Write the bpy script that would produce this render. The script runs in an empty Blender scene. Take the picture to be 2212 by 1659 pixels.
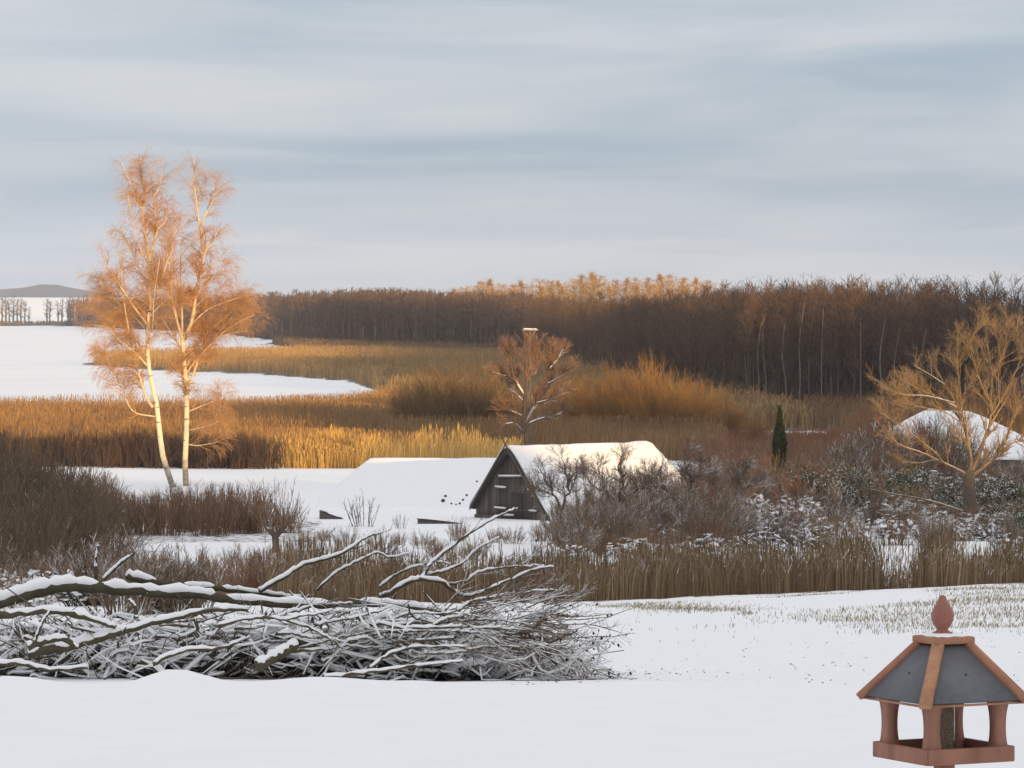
import bpy, math
import numpy as np
C = bpy.context.scene
COL = C.collection
R = math.radians

# ------------------------------------------------------------------ camera, sky, sun, exposure
FPX = 9000.0            # focal length in units of a 2212 px wide picture (a long lens)
HORIZON, PITCH = 665.0, math.atan((829.5 - 665.0) / 9000.0)
cam_d = bpy.data.cameras.new('camera'); cam = bpy.data.objects.new('camera', cam_d); COL.objects.link(cam)
cam.location = (0, 0, 0); cam.rotation_euler = (math.pi / 2 - PITCH, 0, 0)
cam_d.sensor_width = 36.0; cam_d.lens = 36.0 * FPX / 2212.0
cam_d.clip_start = 0.5; cam_d.clip_end = 30000
C.camera = cam

SUN_AZ, SUN_EL = R(25), R(4.5)       # sun stands behind the camera, 25 degrees to the right of straight back
SD = np.array([math.sin(SUN_AZ), -math.cos(SUN_AZ)])          # horizontal direction towards the sun
SN = np.array([math.cos(SUN_AZ), math.sin(SUN_AZ)])
sd = bpy.data.lights.new('sun', 'SUN'); sun = bpy.data.objects.new('sun', sd); COL.objects.link(sun)
sd.energy = 5.0; sd.color = (1.0, 0.61, 0.21); sd.angle = R(0.55)
sun.rotation_euler = (math.pi / 2 - SUN_EL, 0, math.atan2(SD[0], -SD[1]))

W = bpy.data.worlds.new('World'); C.world = W; W.use_nodes = True
def build_world():
    nt = W.node_tree; N = nt.nodes; L = nt.links
    N.clear()
    out = N.new('ShaderNodeOutputWorld'); bg = N.new('ShaderNodeBackground'); bg.inputs[1].default_value = 0.1
    L.new(bg.outputs[0], out.inputs[0])
    sky = N.new('ShaderNodeTexSky'); sky.sky_type = 'NISHITA'; sky.sun_disc = False
    sky.sun_elevation = SUN_EL; sky.sun_rotation = math.pi - SUN_AZ
    sky.dust_density = 1.5
    tc = N.new('ShaderNodeTexCoord'); sep = N.new('ShaderNodeSeparateXYZ'); L.new(tc.outputs['Generated'], sep.inputs[0])
    def math_(op, a, b=None, c=None):
        m = N.new('ShaderNodeMath'); m.operation = op
        for i, v in enumerate((a, b, c)):
            if v is None: continue
            if isinstance(v, (int, float)): m.inputs[i].default_value = v
            else: L.new(v, m.inputs[i])
        return m.outputs[0]
    z = math_('MAXIMUM', sep.outputs[2], 0.0)
    zz = math_('ADD', z, 0.085)
    cx = math_('DIVIDE', sep.outputs[0], zz); cy = math_('DIVIDE', sep.outputs[1], zz)
    comb = N.new('ShaderNodeCombineXYZ'); L.new(cx, comb.inputs[0]); L.new(cy, comb.inputs[1])
    def noise(scale, det, rough, off, sx, sy):
        mp = N.new('ShaderNodeMapping'); mp.inputs['Scale'].default_value = (sx, sy, 1); mp.inputs['Location'].default_value = off
        mp.inputs['Rotation'].default_value = (0, 0, R(24))
        L.new(comb.outputs[0], mp.inputs[0])
        n = N.new('ShaderNodeTexNoise'); n.inputs['Scale'].default_value = scale
        n.inputs['Detail'].default_value = det; n.inputs['Roughness'].default_value = rough; n.inputs['Distortion'].default_value = 0.45
        L.new(mp.outputs[0], n.inputs['Vector']); return n.outputs[0]
    def ramp(x, lo, hi):
        mr = N.new('ShaderNodeMapRange'); mr.interpolation_type = 'SMOOTHSTEP'
        L.new(x, mr.inputs[0]); mr.inputs[1].default_value = lo; mr.inputs[2].default_value = hi
        return mr.outputs[0]
    def mix(f, a, b):
        m = N.new('ShaderNodeMix'); m.data_type = 'RGBA'
        if isinstance(f, (int, float)): m.inputs[0].default_value = f
        else: L.new(f, m.inputs[0])
        for i, v in ((6, a), (7, b)):
            if isinstance(v, tuple): m.inputs[i].default_value = (*v, 1)
            else: L.new(v, m.inputs[i])
        return m.outputs[2]
    n1 = noise(0.58, 5, 0.52, (2.2, 0.4, 0), 1.1, 1.0)
    n2 = noise(1.35, 5, 0.55, (7.3, 4.1, 0), 1.0, 1.2)
    n3 = noise(0.42, 2, 0.5, (1.2, 9.4, 0), 1.3, 0.6)
    base = mix(ramp(n3, 0.38, 0.62), (3.45, 4.4, 5.35), (4.55, 5.25, 6.05))
    low = math_('MULTIPLY_ADD', ramp(z, 0.0, 0.05), 0.55, 0.45)
    c1 = mix(math_('MULTIPLY', math_('MULTIPLY', ramp(n1, 0.36, 0.68), 0.74), low), base, (6.2, 6.4, 6.75))
    c2 = mix(math_('MULTIPLY', ramp(n2, 0.42, 0.74), 0.30), c1, (6.9, 6.8, 6.75))
    # the cloud deck brightens towards the zenith as an overcast sky does
    gain = math_('MULTIPLY_ADD', z, 0.80, 1.0)
    vm = N.new('ShaderNodeVectorMath'); vm.operation = 'SCALE'; L.new(c2, vm.inputs[0]); L.new(gain, vm.inputs['Scale'])
    high = mix(ramp(z, 0.08, 0.55), (1, 1, 1), (1.17, 1.045, 0.955))
    mm = N.new('ShaderNodeMix'); mm.data_type = 'RGBA'; mm.blend_type = 'MULTIPLY'; mm.inputs[0].default_value = 1.0; L.new(vm.outputs[0], mm.inputs[6]); L.new(high, mm.inputs[7])
    fin = mix(0.94, sky.outputs[0], mm.outputs[2])
    L.new(fin, bg.inputs[0])
build_world()
vs = C.view_settings; vs.view_transform = 'Standard'; vs.look = 'None'; vs.gamma = 1.0; vs.exposure = 0.12
vs.use_curve_mapping = False
C.render.engine = 'CYCLES'
C.cycles.max_bounces = 6; C.cycles.volume_bounces = 1; C.cycles.transparent_max_bounces = 8

# ------------------------------------------------------------------ helpers
rng = np.random.default_rng(11)
cp_, sp_ = math.cos(PITCH), math.sin(PITCH)
def P(px, py, Y):
    """point at depth Y on the ray through pixel (px, py) of the 2212x1659 picture"""
    u = (px - 1106.0) / FPX; v = (829.5 - py) / FPX
    d = np.array([u, cp_ + v * sp_, -sp_ + v * cp_]); return d * (Y / d[1])
def PX(px, Y): return (px - 1106.0) / FPX * Y

def vnoise(x, y, f, seed=0):
    """smooth value noise on numpy arrays, 0..1"""
    x = np.asarray(x, float) * f; y = np.asarray(y, float) * f
    xi = np.floor(x); yi = np.floor(y); fx = x - xi; fy = y - yi
    fx = fx * fx * (3 - 2 * fx); fy = fy * fy * (3 - 2 * fy)
    def h(a, b):
        s = np.sin(a * 127.1 + b * 311.7 + seed * 74.7) * 43758.5453
        return s - np.floor(s)
    return (h(xi, yi) * (1 - fx) + h(xi + 1, yi) * fx) * (1 - fy) + (h(xi, yi + 1) * (1 - fx) + h(xi + 1, yi + 1) * fx) * fy

PROF = np.array([(-400, -1.0), (-60, -2.4), (0, -2.8), (15, -2.9), (24, -3.0), (30, -3.24), (41, -3.74), (53, -4.83), (65, -5.6), (83, -6.45),
                 (107, -7.55), (124, -9), (148, -10.8), (178, -12), (222, -12.75), (266, -13.05), (340, -13.35), (385, -13.8), (6000, -13.8)])
LAKE = np.array([(-2400, 533), (-120, 533), (-34, 540), (-24, 562), (-17, 642), (-31, 800), (-54, 888), (-82, 948), (-103, 1021), (-108, 1090),
                 (-90, 1180), (-66, 1262), (-70, 1390), (-92, 1598), (-130, 2000), (-345, 3180), (-420, 3240), (-2400, 3240)], float)
def poly_sd(x, y, poly):
    """signed distance, positive inside"""
    x = np.asarray(x, float); y = np.asarray(y, float)
    best = np.full(x.shape, 1e18); ins = np.zeros(x.shape, bool)
    for (ax, ay), (bx, by) in zip(poly, np.roll(poly, -1, 0)):
        ex, ey = bx - ax, by - ay
        t = np.clip(((x - ax) * ex + (y - ay) * ey) / (ex * ex + ey * ey), 0, 1)
        best = np.minimum(best, (x - ax - t * ex) ** 2 + (y - ay - t * ey) ** 2)
        c = ((ay > y) != (by > y)) & (x < ex * (y - ay) / (by - ay + 1e-12) + ax); ins ^= c
    return np.where(ins, 1, -1) * np.sqrt(best)
# shade profile: height (at the camera's foot, along the sun's bearing) below which the hills behind and to the right keep the sun away
VU = np.array([(-900, 12), (20, 11), (80, 12.6), (104, 12.6), (108, 11), (112, 9.2), (118, 6.0), (137, 6.0), (138.4, 14.2), (161, 14.0), (165, 24.5), (192, 25), (196, 21), (199, 19), (209, 19),
               (216, 23), (250, 33), (303, 42), (327, 54.5), (350, 59.5), (362, 57.5), (390, 57.5), (440, 60), (500, 62), (700, 68), (4000, 68)], float)
VU[:, 1] += (math.tan(SUN_EL) - .0787) * VU[:, 0] * 2
def ground(x, y):
    x = np.asarray(x, float); y = np.asarray(y, float)
    z = np.interp(y, PROF[:, 0], PROF[:, 1])
    w = np.clip(1 - np.abs(y - 100) / 45, 0, 1)
    z = z + 0.047 * np.clip(x - 2, 0, 14) * w
    near = np.exp(-((y - 41) / 2.6) ** 2)
    z = z + near * (0.15 * np.exp(-((x + 3.35) / .34) ** 2) + 0.10 * np.exp(-((x + 5.0) / .45) ** 2) + 0.045 * np.exp(-((x + 1.95) / .5) ** 2)
                    + 0.10 * (vnoise(x, y * .3, .8, 3) - .5) + 0.03 * (vnoise(x, y * .3, 2.3, 8) - .5))
    z = z + np.where(y < 60, .05 * (vnoise(x, y * .5, .5, 15) - .5) + .018 * (vnoise(x, y * .6, 1.9, 16) - .5), 0)
    z = z + np.where(y < 160, 0.10 * (vnoise(x, y, .22, 5) - .5) + 0.05 * (vnoise(x, y, .8, 6) - .5) * np.clip((y - 46) / 20, 0, 1), 0.3 * (vnoise(x, y, .05, 7) - .5))
    z = z + 0.035 * (vnoise(x, y, 3.1, 9) - .5) * np.clip((y - 60) / 20, 0, 1) * (y < 130)
    lk = poly_sd(x, y, LAKE)
    z = z - 0.9 * np.clip(lk / 6 + .5, 0, 1)
    # rise carrying the golden wood behind
    z = z + 9 * np.exp(-(((x - 60) / 90) ** 2 + ((y - 1900) / 220) ** 2))
    # far shore field
    z = z + np.where(y > 3300, np.clip((y - 3330) / 330, 0, 1) * 23 * np.clip((-x - 60) / 200, 0, 1), 0)
    # unseen hills behind and right of the camera, crest shaped for the shade it throws
    u = SN[0] * x + SN[1] * y; s = SD[0] * x + SD[1] * y
    sc = 75 + np.clip(u - 200, 0, 500) * .2
    zc = np.interp(u, VU[:, 0], VU[:, 1]) + math.tan(SUN_EL) * sc + ((vnoise(u, u * 0 + .5, .09, 2) - .5) * 1.4 + (vnoise(u, u * 0 + .5, .4, 4) - .5) * 0.8) * np.where(u < 310, 1, .4)
    b = np.where(s < sc, np.exp(-((s - sc) / (14 + sc * .22)) ** 2), np.exp(-((s - sc) / 400) ** 2))
    z = np.where(zc > z, z + (zc - z) * b, z)
    return z
def gz(x, y): return float(ground(np.array([x]), np.array([y]))[0])

def mesh_obj(name, V, F, mats, parent=None, smooth=False, fm=None, attr=None):
    """V (n,3); F list of (m,k) int arrays; one mesh object"""
    V = np.asarray(V, np.float32); Fs = [np.asarray(f, np.int32) for f in (F if isinstance(F, (list, tuple)) else [F]) if len(f)]
    me = bpy.data.meshes.new(name)
    me.vertices.add(len(V)); me.vertices.foreach_set('co', V.ravel())
    nl = sum(f.size for f in Fs); npoly = sum(len(f) for f in Fs)
    me.loops.add(nl); me.polygons.add(npoly)
    me.loops.foreach_set('vertex_index', np.concatenate([f.ravel() for f in Fs]))
    tot = np.concatenate([np.full(len(f), f.shape[1], np.int32) for f in Fs])
    st = np.concatenate([[0], np.cumsum(tot)[:-1]]).astype(np.int32)
    me.polygons.foreach_set('loop_start', st)
    if fm is not None: me.polygons.foreach_set('material_index', np.asarray(fm, np.int32))
    if smooth: me.polygons.foreach_set('use_smooth', np.ones(npoly, bool))
    if attr is not None:
        for k, v in attr.items():
            a = me.attributes.new(k, 'FLOAT', 'POINT'); a.data.foreach_set('value', np.asarray(v, np.float32))
    me.update(calc_edges=True); me.validate()
    for m in (mats if isinstance(mats, (list, tuple)) else [mats]): me.materials.append(m)
    o = bpy.data.objects.new(name, me); COL.objects.link(o)
    if parent is not None: o.parent = parent
    return o
class MB:
    def __init__(s): s.V = []; s.F = {}; s.n = 0
    def add(s, V, F):
        V = np.asarray(V, float).reshape(-1, 3)
        for f in (F if isinstance(F, list) else [F]):
            f = np.asarray(f, int); s.F.setdefault(f.shape[1], []).append(f + s.n)
        s.V.append(V); s.n += len(V); return s
    def build(s, name, mats, parent=None, smooth=False):
        return mesh_obj(name, np.concatenate(s.V), [np.concatenate(v) for v in s.F.values()], mats, parent, smooth)
    def arrays(s): return np.concatenate(s.V), [np.concatenate(v) for v in s.F.values()]
def tag(o, label, cat, group=None):
    o['label'] = label; o['category'] = cat
    if group: o['group'] = group
    return o
def kind(o, k): o['kind'] = k; return o
def empty(name, loc, label, cat, group=None, rz=0):
    o = bpy.data.objects.new(name, None); COL.objects.link(o); o.location = loc; o.rotation_euler = (0, 0, rz); o.empty_display_size = .2
    return tag(o, label, cat, group)
def local(V, o):
    return np.asarray(V) - np.array(o.location)

def norm(a): return a / (np.linalg.norm(a, axis=-1, keepdims=True) + 1e-12)
def tubes(Pl, Rd, sides=3, seed=1):
    """Pl (N,K,3) centre lines, Rd (N,K) radii -> vertices, quads"""
    r = np.random.default_rng(seed)
    N, K, _ = Pl.shape
    t = norm(np.gradient(Pl, axis=1))
    ref = norm(r.normal(size=(N, 1, 3)) * .25 + np.where(np.abs(t.mean(1, keepdims=True)[..., 2:3]) > .8, np.array([[[1., .3, 0]]]), np.array([[[0, 0, 1.]]])))
    a = norm(np.cross(t, ref)); b = np.cross(t, a)
    ang = np.arange(sides) * 2 * np.pi / sides
    V = Pl[:, :, None] + Rd[:, :, None, None] * (np.cos(ang)[:, None] * a[:, :, None] + np.sin(ang)[:, None] * b[:, :, None])
    i = np.arange(N)[:, None, None] * K * sides; k = np.arange(K - 1)[None, :, None] * sides; j = np.arange(sides)[None, None]
    j2 = (j + 1) % sides
    q = np.stack([i + k + j, i + k + j2, i + k + sides + j2, i + k + sides + j], -1).reshape(-1, 4)
    return V.reshape(-1, 3), q
def smooth_line(pts, n):
    pts = np.asarray(pts, float); m = len(pts)
    q = np.vstack([2 * pts[0] - pts[1], pts, 2 * pts[-1] - pts[-2]])
    t = np.linspace(0, m - 1, n); i = np.minimum(t.astype(int), m - 2); f = (t - i)[:, None]
    p0, p1, p2, p3 = q[i], q[i + 1], q[i + 2], q[i + 3]
    return .5 * (2 * p1 + (p2 - p0) * f + (2 * p0 - 5 * p1 + 4 * p2 - p3) * f ** 2 + (3 * p1 - p0 - 3 * p2 + p3) * f ** 3)
def spawn(Pp, Rp, n, L, ang, K=4, tr=(.15, 1), up=0., droop=0., wob=.12, rr=.5, rmin=.004, tip=.35, r=rng, weight=True):
    """n children growing off the centre lines Pp -> (n,K,3), (n,K)"""
    N, Kp, _ = Pp.shape
    w = np.linalg.norm(np.diff(Pp, axis=1), axis=2).sum(1); w = w / w.sum()
    idx = r.choice(N, n, p=w) if weight else r.integers(0, N, n)
    t = r.uniform(tr[0], tr[1], n); tt = t * (Kp - 1.001); i = tt.astype(int); f = (tt - i)[:, None]
    A = Pp[idx, i]; B = Pp[idx, i + 1]; p = A * (1 - f) + B * f
    r0 = Rp[idx, i] * (1 - f[:, 0]) + Rp[idx, i + 1] * f[:, 0]
    T = norm(B - A); perp = norm(np.cross(T, r.normal(size=(n, 3))))
    a = ang * r.uniform(.6, 1.3, n)[:, None]
    d = norm(np.cos(a) * T + np.sin(a) * perp + np.array([0, 0, up]))
    ln = L * r.uniform(.55, 1.25, n) * (1.15 - .55 * t)
    out = [p]
    for k in range(K - 1):
        p = p + d * (ln / (K - 1))[:, None]; out.append(p)
        d = norm(d + r.normal(size=(n, 3)) * wob + np.array([0, 0, -droop]))
    Pl = np.stack(out, 1)
    rad = np.maximum(r0 * rr, rmin)[:, None] * np.linspace(1, tip, K)[None]
    return Pl, np.maximum(rad, rmin * .6)
def lines(specs, Y, n=10, ydev=1.0, r=rng, y0=None):
    """list of ([(px,py)...], w0, w1) widths in px -> centre lines and radii at depth Y; depth wanders away from Y along a limb"""
    Ps, Rs = [], []
    for k, (pts, w0, w1) in enumerate(specs):
        m = len(pts); dy = r.uniform(-ydev, ydev) if k else 0
        pl = np.array([P(px, py, Y + dy * (j / (m - 1)) ** 1.2) for j, (px, py) in enumerate(pts)])
        Ps.append(smooth_line(pl, n)); Rs.append(np.linspace(w0, w1, n) * Y / FPX / 2)
    return np.stack(Ps), np.stack(Rs)
def grid(nu, nv, off=0):
    a = np.arange(nu - 1)[:, None] * nv + np.arange(nv - 1)[None]
    return np.stack([a, a + 1, a + nv + 1, a + nv], -1).reshape(-1, 4)[:, ::-1] + off
def box(c, s, M=None):
    c = np.array(c, float); s = np.array(s, float) / 2
    V = np.array([(x, y, z) for z in (-1, 1) for y in (-1, 1) for x in (-1, 1)]) * s
    if M is not None: V = V @ np.array(M).T
    return V + c, np.array([(0, 2, 3, 1), (4, 5, 7, 6), (0, 1, 5, 4), (2, 6, 7, 3), (0, 4, 6, 2), (1, 3, 7, 5)])
def prism(bot, top):
    """hexahedron from two loops of equal length (counter-clockwise from outside above)"""
    n = len(bot); V = np.vstack([bot, top])
    q = [(i, (i + 1) % n, n + (i + 1) % n, n + i) for i in range(n)]
    return V, [np.array(q), np.array([tuple(range(n - 1, -1, -1)), tuple(range(n, 2 * n))])]
def lathe(prof, sides=24, c=(0, 0, 0)):
    pr = np.array(prof, float); a = np.arange(sides) * 2 * np.pi / sides
    V = np.stack([pr[:, None, 0] * np.cos(a), pr[:, None, 0] * np.sin(a), np.repeat(pr[:, 1:2], sides, 1)], -1).reshape(-1, 3) + np.array(c)
    q = [(k * sides + j, k * sides + (j + 1) % sides, (k + 1) * sides + (j + 1) % sides, (k + 1) * sides + j) for k in range(len(pr) - 1) for j in range(sides)]
    return V, np.array(q)
def dup(o, loc, rz=0, sc=(1, 1, 1), label=None, group=None):
    c = o.copy(); COL.objects.link(c); c.location = loc; c.rotation_euler = (0, 0, rz); c.scale = sc
    if label: c['label'] = label
    if group: c['group'] = group
    for ch in o.children:
        k = ch.copy(); COL.objects.link(k); k.parent = c
    return c

# ------------------------------------------------------------------ materials
def mat(name, col, col2=None, rough=.9, scale=6., island=.35, snow=0., snow_lo=.35, snow_hi=.8, bump=0., stretch=(1, 1, 1), spec=.2, coord='Object', detail=4):
    m = bpy.data.materials.new(name); m.use_nodes = True; nt = m.node_tree; N = nt.nodes; L = nt.links
    b = N['Principled BSDF']; b.inputs['Roughness'].default_value = rough; b.inputs['Specular IOR Level'].default_value = spec
    tc = N.new('ShaderNodeTexCoord'); mp = N.new('ShaderNodeMapping'); mp.inputs['Scale'].default_value = stretch; L.new(tc.outputs[coord], mp.inputs[0])
    n = N.new('ShaderNodeTexNoise'); n.inputs['Scale'].default_value = scale; n.inputs['Detail'].default_value = detail; n.inputs['Roughness'].default_value = .62; L.new(mp.outputs[0], n.inputs['Vector'])
    rp = N.new('ShaderNodeMapRange'); rp.inputs[1].default_value = .3; rp.inputs[2].default_value = .7; L.new(n.outputs[0], rp.inputs[0])
    mx = N.new('ShaderNodeMix'); mx.data_type = 'RGBA'
    mx.inputs[6].default_value = (*col, 1); mx.inputs[7].default_value = (*(col2 or tuple(c * .6 for c in col)), 1)
    L.new(rp.outputs[0], mx.inputs[0]); cur = mx.outputs[2]
    geo = N.new('ShaderNodeNewGeometry')
    if island:
        mr = N.new('ShaderNodeMapRange'); mr.inputs[3].default_value = 1 - island; mr.inputs[4].default_value = 1 + island; L.new(geo.outputs['Random Per Island'], mr.inputs[0])
        v = N.new('ShaderNodeVectorMath'); v.operation = 'SCALE'; L.new(cur, v.inputs[0]); L.new(mr.outputs[0], v.inputs['Scale']); cur = v.outputs[0]
    if snow:
        sx = N.new('ShaderNodeSeparateXYZ'); L.new(geo.outputs['True Normal'], sx.inputs[0])
        s1 = N.new('ShaderNodeMapRange'); s1.inputs[1].default_value = snow_lo; s1.inputs[2].default_value = snow_hi; L.new(sx.outputs[2], s1.inputs[0])
        n2 = N.new('ShaderNodeTexNoise'); n2.inputs['Scale'].default_value = 1.3; n2.inputs['Detail'].default_value = 3; L.new(tc.outputs[coord], n2.inputs['Vector'])
        s2 = N.new('ShaderNodeMapRange'); s2.inputs[1].default_value = .62 - .35 * snow; s2.inputs[2].default_value = .72 - .35 * snow; L.new(n2.outputs[0], s2.inputs[0])
        ml = N.new('ShaderNodeMath'); ml.operation = 'MULTIPLY'; L.new(s1.outputs[0], ml.inputs[0]); L.new(s2.outputs[0], ml.inputs[1])
        m2 = N.new('ShaderNodeMix'); m2.data_type = 'RGBA'; L.new(ml.outputs[0], m2.inputs[0]); L.new(cur, m2.inputs[6]); m2.inputs[7].default_value = (.85, .86, .88, 1); cur = m2.outputs[2]
    L.new(cur, b.inputs['Base Color'])
    if bump:
        bp = N.new('ShaderNodeBump'); bp.inputs['Strength'].default_value = bump; bp.inputs['Distance'].default_value = .02; L.new(n.outputs[0], bp.inputs['Height']); L.new(bp.outputs[0], b.inputs['Normal'])
    return m
M = {}
M['snow'] = mat('snow', (.87, .875, .885), (.83, .835, .85), rough=.75, scale=7, island=0, bump=.25, spec=.3)
M['lake'] = mat('lake_snow', (.88, .885, .895), (.78, .79, .81), rough=.7, scale=.035, island=0, stretch=(.5, 1.6, 1), spec=.3, detail=5)
M['ground'] = mat('ground_snow', (.87, .875, .885), (.84, .845, .86), rough=.75, scale=1.4, island=0, bump=.3, spec=.3)
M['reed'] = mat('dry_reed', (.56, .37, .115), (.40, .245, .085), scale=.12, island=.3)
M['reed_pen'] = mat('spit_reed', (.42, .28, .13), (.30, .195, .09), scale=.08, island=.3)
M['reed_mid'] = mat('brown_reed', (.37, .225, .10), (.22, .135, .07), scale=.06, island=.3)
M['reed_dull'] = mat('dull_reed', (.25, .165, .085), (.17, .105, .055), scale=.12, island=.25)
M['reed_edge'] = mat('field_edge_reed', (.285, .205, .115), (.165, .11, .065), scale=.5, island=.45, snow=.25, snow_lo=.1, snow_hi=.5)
M['grass'] = mat('dead_grass', (.36, .26, .14), (.19, .17, .085), scale=.5, island=.5)
M['birch_bark'] = mat('birch_bark', (.70, .58, .40), (.46, .36, .25), scale=3, island=.1, bump=.2, stretch=(1, 1, 4))  # white limb bark with the sun's gold put into its colour
M['birch_low'] = mat('birch_low_bark', (.40, .36, .31), (.14, .12, .10), scale=2.2, island=.1, bump=.4, stretch=(1, 1, 2))
M['birch_twig'] = mat('birch_twig', (.60, .34, .15), (.44, .24, .105), scale=.5, island=.3)
M['shrub'] = mat('shrub_brown', (.31, .195, .115), (.205, .125, .08), scale=.6, island=.4)
M['shrub_tan'] = mat('shrub_tan', (.27, .185, .105), (.18, .12, .07), scale=.6, island=.4, snow=.3)
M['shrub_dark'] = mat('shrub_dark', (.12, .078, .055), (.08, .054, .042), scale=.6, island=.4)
M['shrub_red'] = mat('shrub_reddish', (.30, .155, .09), (.19, .105, .065), scale=.6, island=.4)
M['low_sedge'] = mat('sedge_red', (.30, .15, .075), (.2, .10, .055), scale=.3, island=.35)  # reddish brown of the low sedge
M['shrub_olive'] = mat('shrub_olive', (.175, .12, .073), (.11, .08, .05), scale=.6, island=.4, snow=.2)
M['shrub_snow'] = mat('shrub_snowy', (.235, .16, .095), (.15, .10, .062), scale=.6, island=.4, snow=.85, snow_lo=.2, snow_hi=.6)
M['willow'] = mat('willow_stem', (.40, .22, .065), (.27, .145, .05), scale=.3, island=.35)
M['willow_shaded'] = mat('willow_shaded', (.29, .185, .08), (.19, .12, .058), scale=.3, island=.35)  # same willow, its shade put into a browner colour
M['bark'] = mat('grey_bark', (.17, .125, .085), (.09, .07, .05), scale=3, island=.2, snow=.5, bump=.3)
M['bark_dark'] = mat('dark_bark', (.13, .09, .07), (.08, .058, .047), scale=3, island=.2, snow=.4)
M['gold_twig'] = mat('golden_twig', (.33, .23, .125), (.22, .15, .085), scale=.5, island=.3)
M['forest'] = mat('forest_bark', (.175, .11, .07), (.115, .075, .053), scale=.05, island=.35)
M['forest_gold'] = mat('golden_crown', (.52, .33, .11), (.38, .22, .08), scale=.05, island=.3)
M['pale_trunk'] = mat('pale_trunk', (.27, .235, .195), (.15, .13, .11), scale=1.2, island=.2)
M['log'] = mat('mossy_bark', (.105, .092, .052), (.06, .05, .034), scale=5, island=.1, bump=.5, snow=.15)
M['stick'] = mat('stick_bark', (.12, .095, .055), (.06, .047, .032), scale=4, island=.4, snow=.55, snow_lo=.45, snow_hi=.8)
M['fine'] = mat('fine_twig', (.21, .15, .10), (.13, .09, .065), scale=4, island=.35, snow=.7, snow_lo=.3, snow_hi=.7)
M['leaf_dead'] = mat('dead_leaf', (.075, .05, .035), (.045, .03, .022), scale=9, island=.4)
M['thatch'] = mat('thatch', (.085, .07, .055), (.05, .043, .036), scale=8, island=0, bump=.5)
M['plank'] = mat('weathered_plank', (.15, .125, .105), (.09, .075, .065), scale=3, island=.3, bump=.4, stretch=(3, 3, .4))
M['board'] = mat('gable_board', (.14, .12, .105), (.08, .07, .06), scale=4, island=.2)
M['conifer'] = mat('conifer_green', (.05, .062, .018), (.03, .042, .014), scale=2, island=.4, snow=.12)
M['evergreen'] = mat('evergreen_leaf', (.085, .085, .038), (.055, .055, .028), scale=2, island=.4, snow=.45)
M['hill'] = mat('hazed_wood', (.06, .06, .075), (.045, .045, .058), scale=.01, island=0)  # bluish cast of distant air put into the wood colour

# the ground: snow, with dead litter where reeds and woods grow
def ground_material():
    m = M['ground']; nt = m.node_tree; N = nt.nodes; L = nt.links; b = N['Principled BSDF']
    at = N.new('ShaderNodeAttribute'); at.attribute_name = 'litter'
    src = b.inputs['Base Color'].links[0].from_socket
    n = N.new('ShaderNodeTexNoise'); n.inputs['Scale'].default_value = 2.2; n.inputs['Detail'].default_value = 4
    tc = N.new('ShaderNodeTexCoord'); L.new(tc.outputs['Object'], n.inputs['Vector'])
    add = N.new('ShaderNodeMath'); add.operation = 'ADD'; L.new(at.outputs['Fac'], add.inputs[0]); L.new(n.outputs[0], add.inputs[1])
    mr = N.new('ShaderNodeMapRange'); mr.inputs[1].default_value = .95; mr.inputs[2].default_value = 1.1; L.new(add.outputs[0], mr.inputs[0])
    mx = N.new('ShaderNodeMix'); mx.data_type = 'RGBA'; L.new(mr.outputs[0], mx.inputs[0]); L.new(src, mx.inputs[6]); mx.inputs[7].default_value = (.10, .068, .042, 1)
    L.new(mx.outputs[2], b.inputs['Base Color'])
ground_material()

# ------------------------------------------------------------------ reed zones and forest edge in plan
def quad_px(px0, px1, y0, y1): return np.array([(PX(px0, y0), y0), (PX(px1, y0), y0), (PX(px1, y1), y1), (PX(px0, y1), y1)])
EDGE = np.array([(150, 470), (95, 520), (66, 545), (34, 585), (21, 780), (12, 1050), (-1, 1360), (-24, 1420), (-62, 1540), (-92, 1700), (-135, 2100), (-225, 2650), (-345, 3230)], float)
Z_EDGE = np.vstack([[(PX(585, 107), 107)], [(PX(1300, 107), 107)], [(PX(2750, 107), 107)], [(PX(2750, 140), 140)], [(PX(520, 140), 140)]])
Z_MID = np.array([(PX(-120, 356), 356), (PX(790, 352), 352), (PX(800, 372), 372), (PX(1560, 372), 372), (PX(1560, 435), 435), (-12, 500), (-13, 600), (-16, 640), (-23, 560), (-33, 538), (-120, 531)])
Z_PEN = np.array([(-12, 500), (12, 462), (34, 470), (34, 660), (24, 800), (14, 1000), (6, 1150), (-66, 1262), (-90, 1180), (-108, 1090), (-103, 1022), (-82, 949), (-54, 889), (-31, 801), (-18, 644), (-14, 600)], float)
Z_PEN_OLD = np.array([(-18, 644), (-31, 801), (-54, 889), (-82, 949), (-103, 1022), (-108, 1090), (-90, 1180), (-66, 1262), (0, 1180), (12, 1000), (24, 800), (26, 700), (10, 640)], float)
Z_FAR = np.array([(-70, 1391), (-92, 1599), (-100, 1750), (-60, 1580), (-20, 1420), (0, 1300), (-40, 1290)], float)
Z_RIGHT = np.array([(PX(1560, 480), 480), (PX(1780, 470), 470), (PX(1900, 440), 440), (95, 530), (60, 590), (30, 660), (20, 700), (8, 640)], float)
Z_SHORE = np.array([(-1200, 3242), (-1200, 3290), (-340, 3290), (-345, 3200), (-400, 3235)], float)
zones = [quad_px(1500, 1900, 372, 440), Z_EDGE, Z_MID, Z_PEN, Z_FAR, Z_RIGHT, Z_SHORE]

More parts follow.
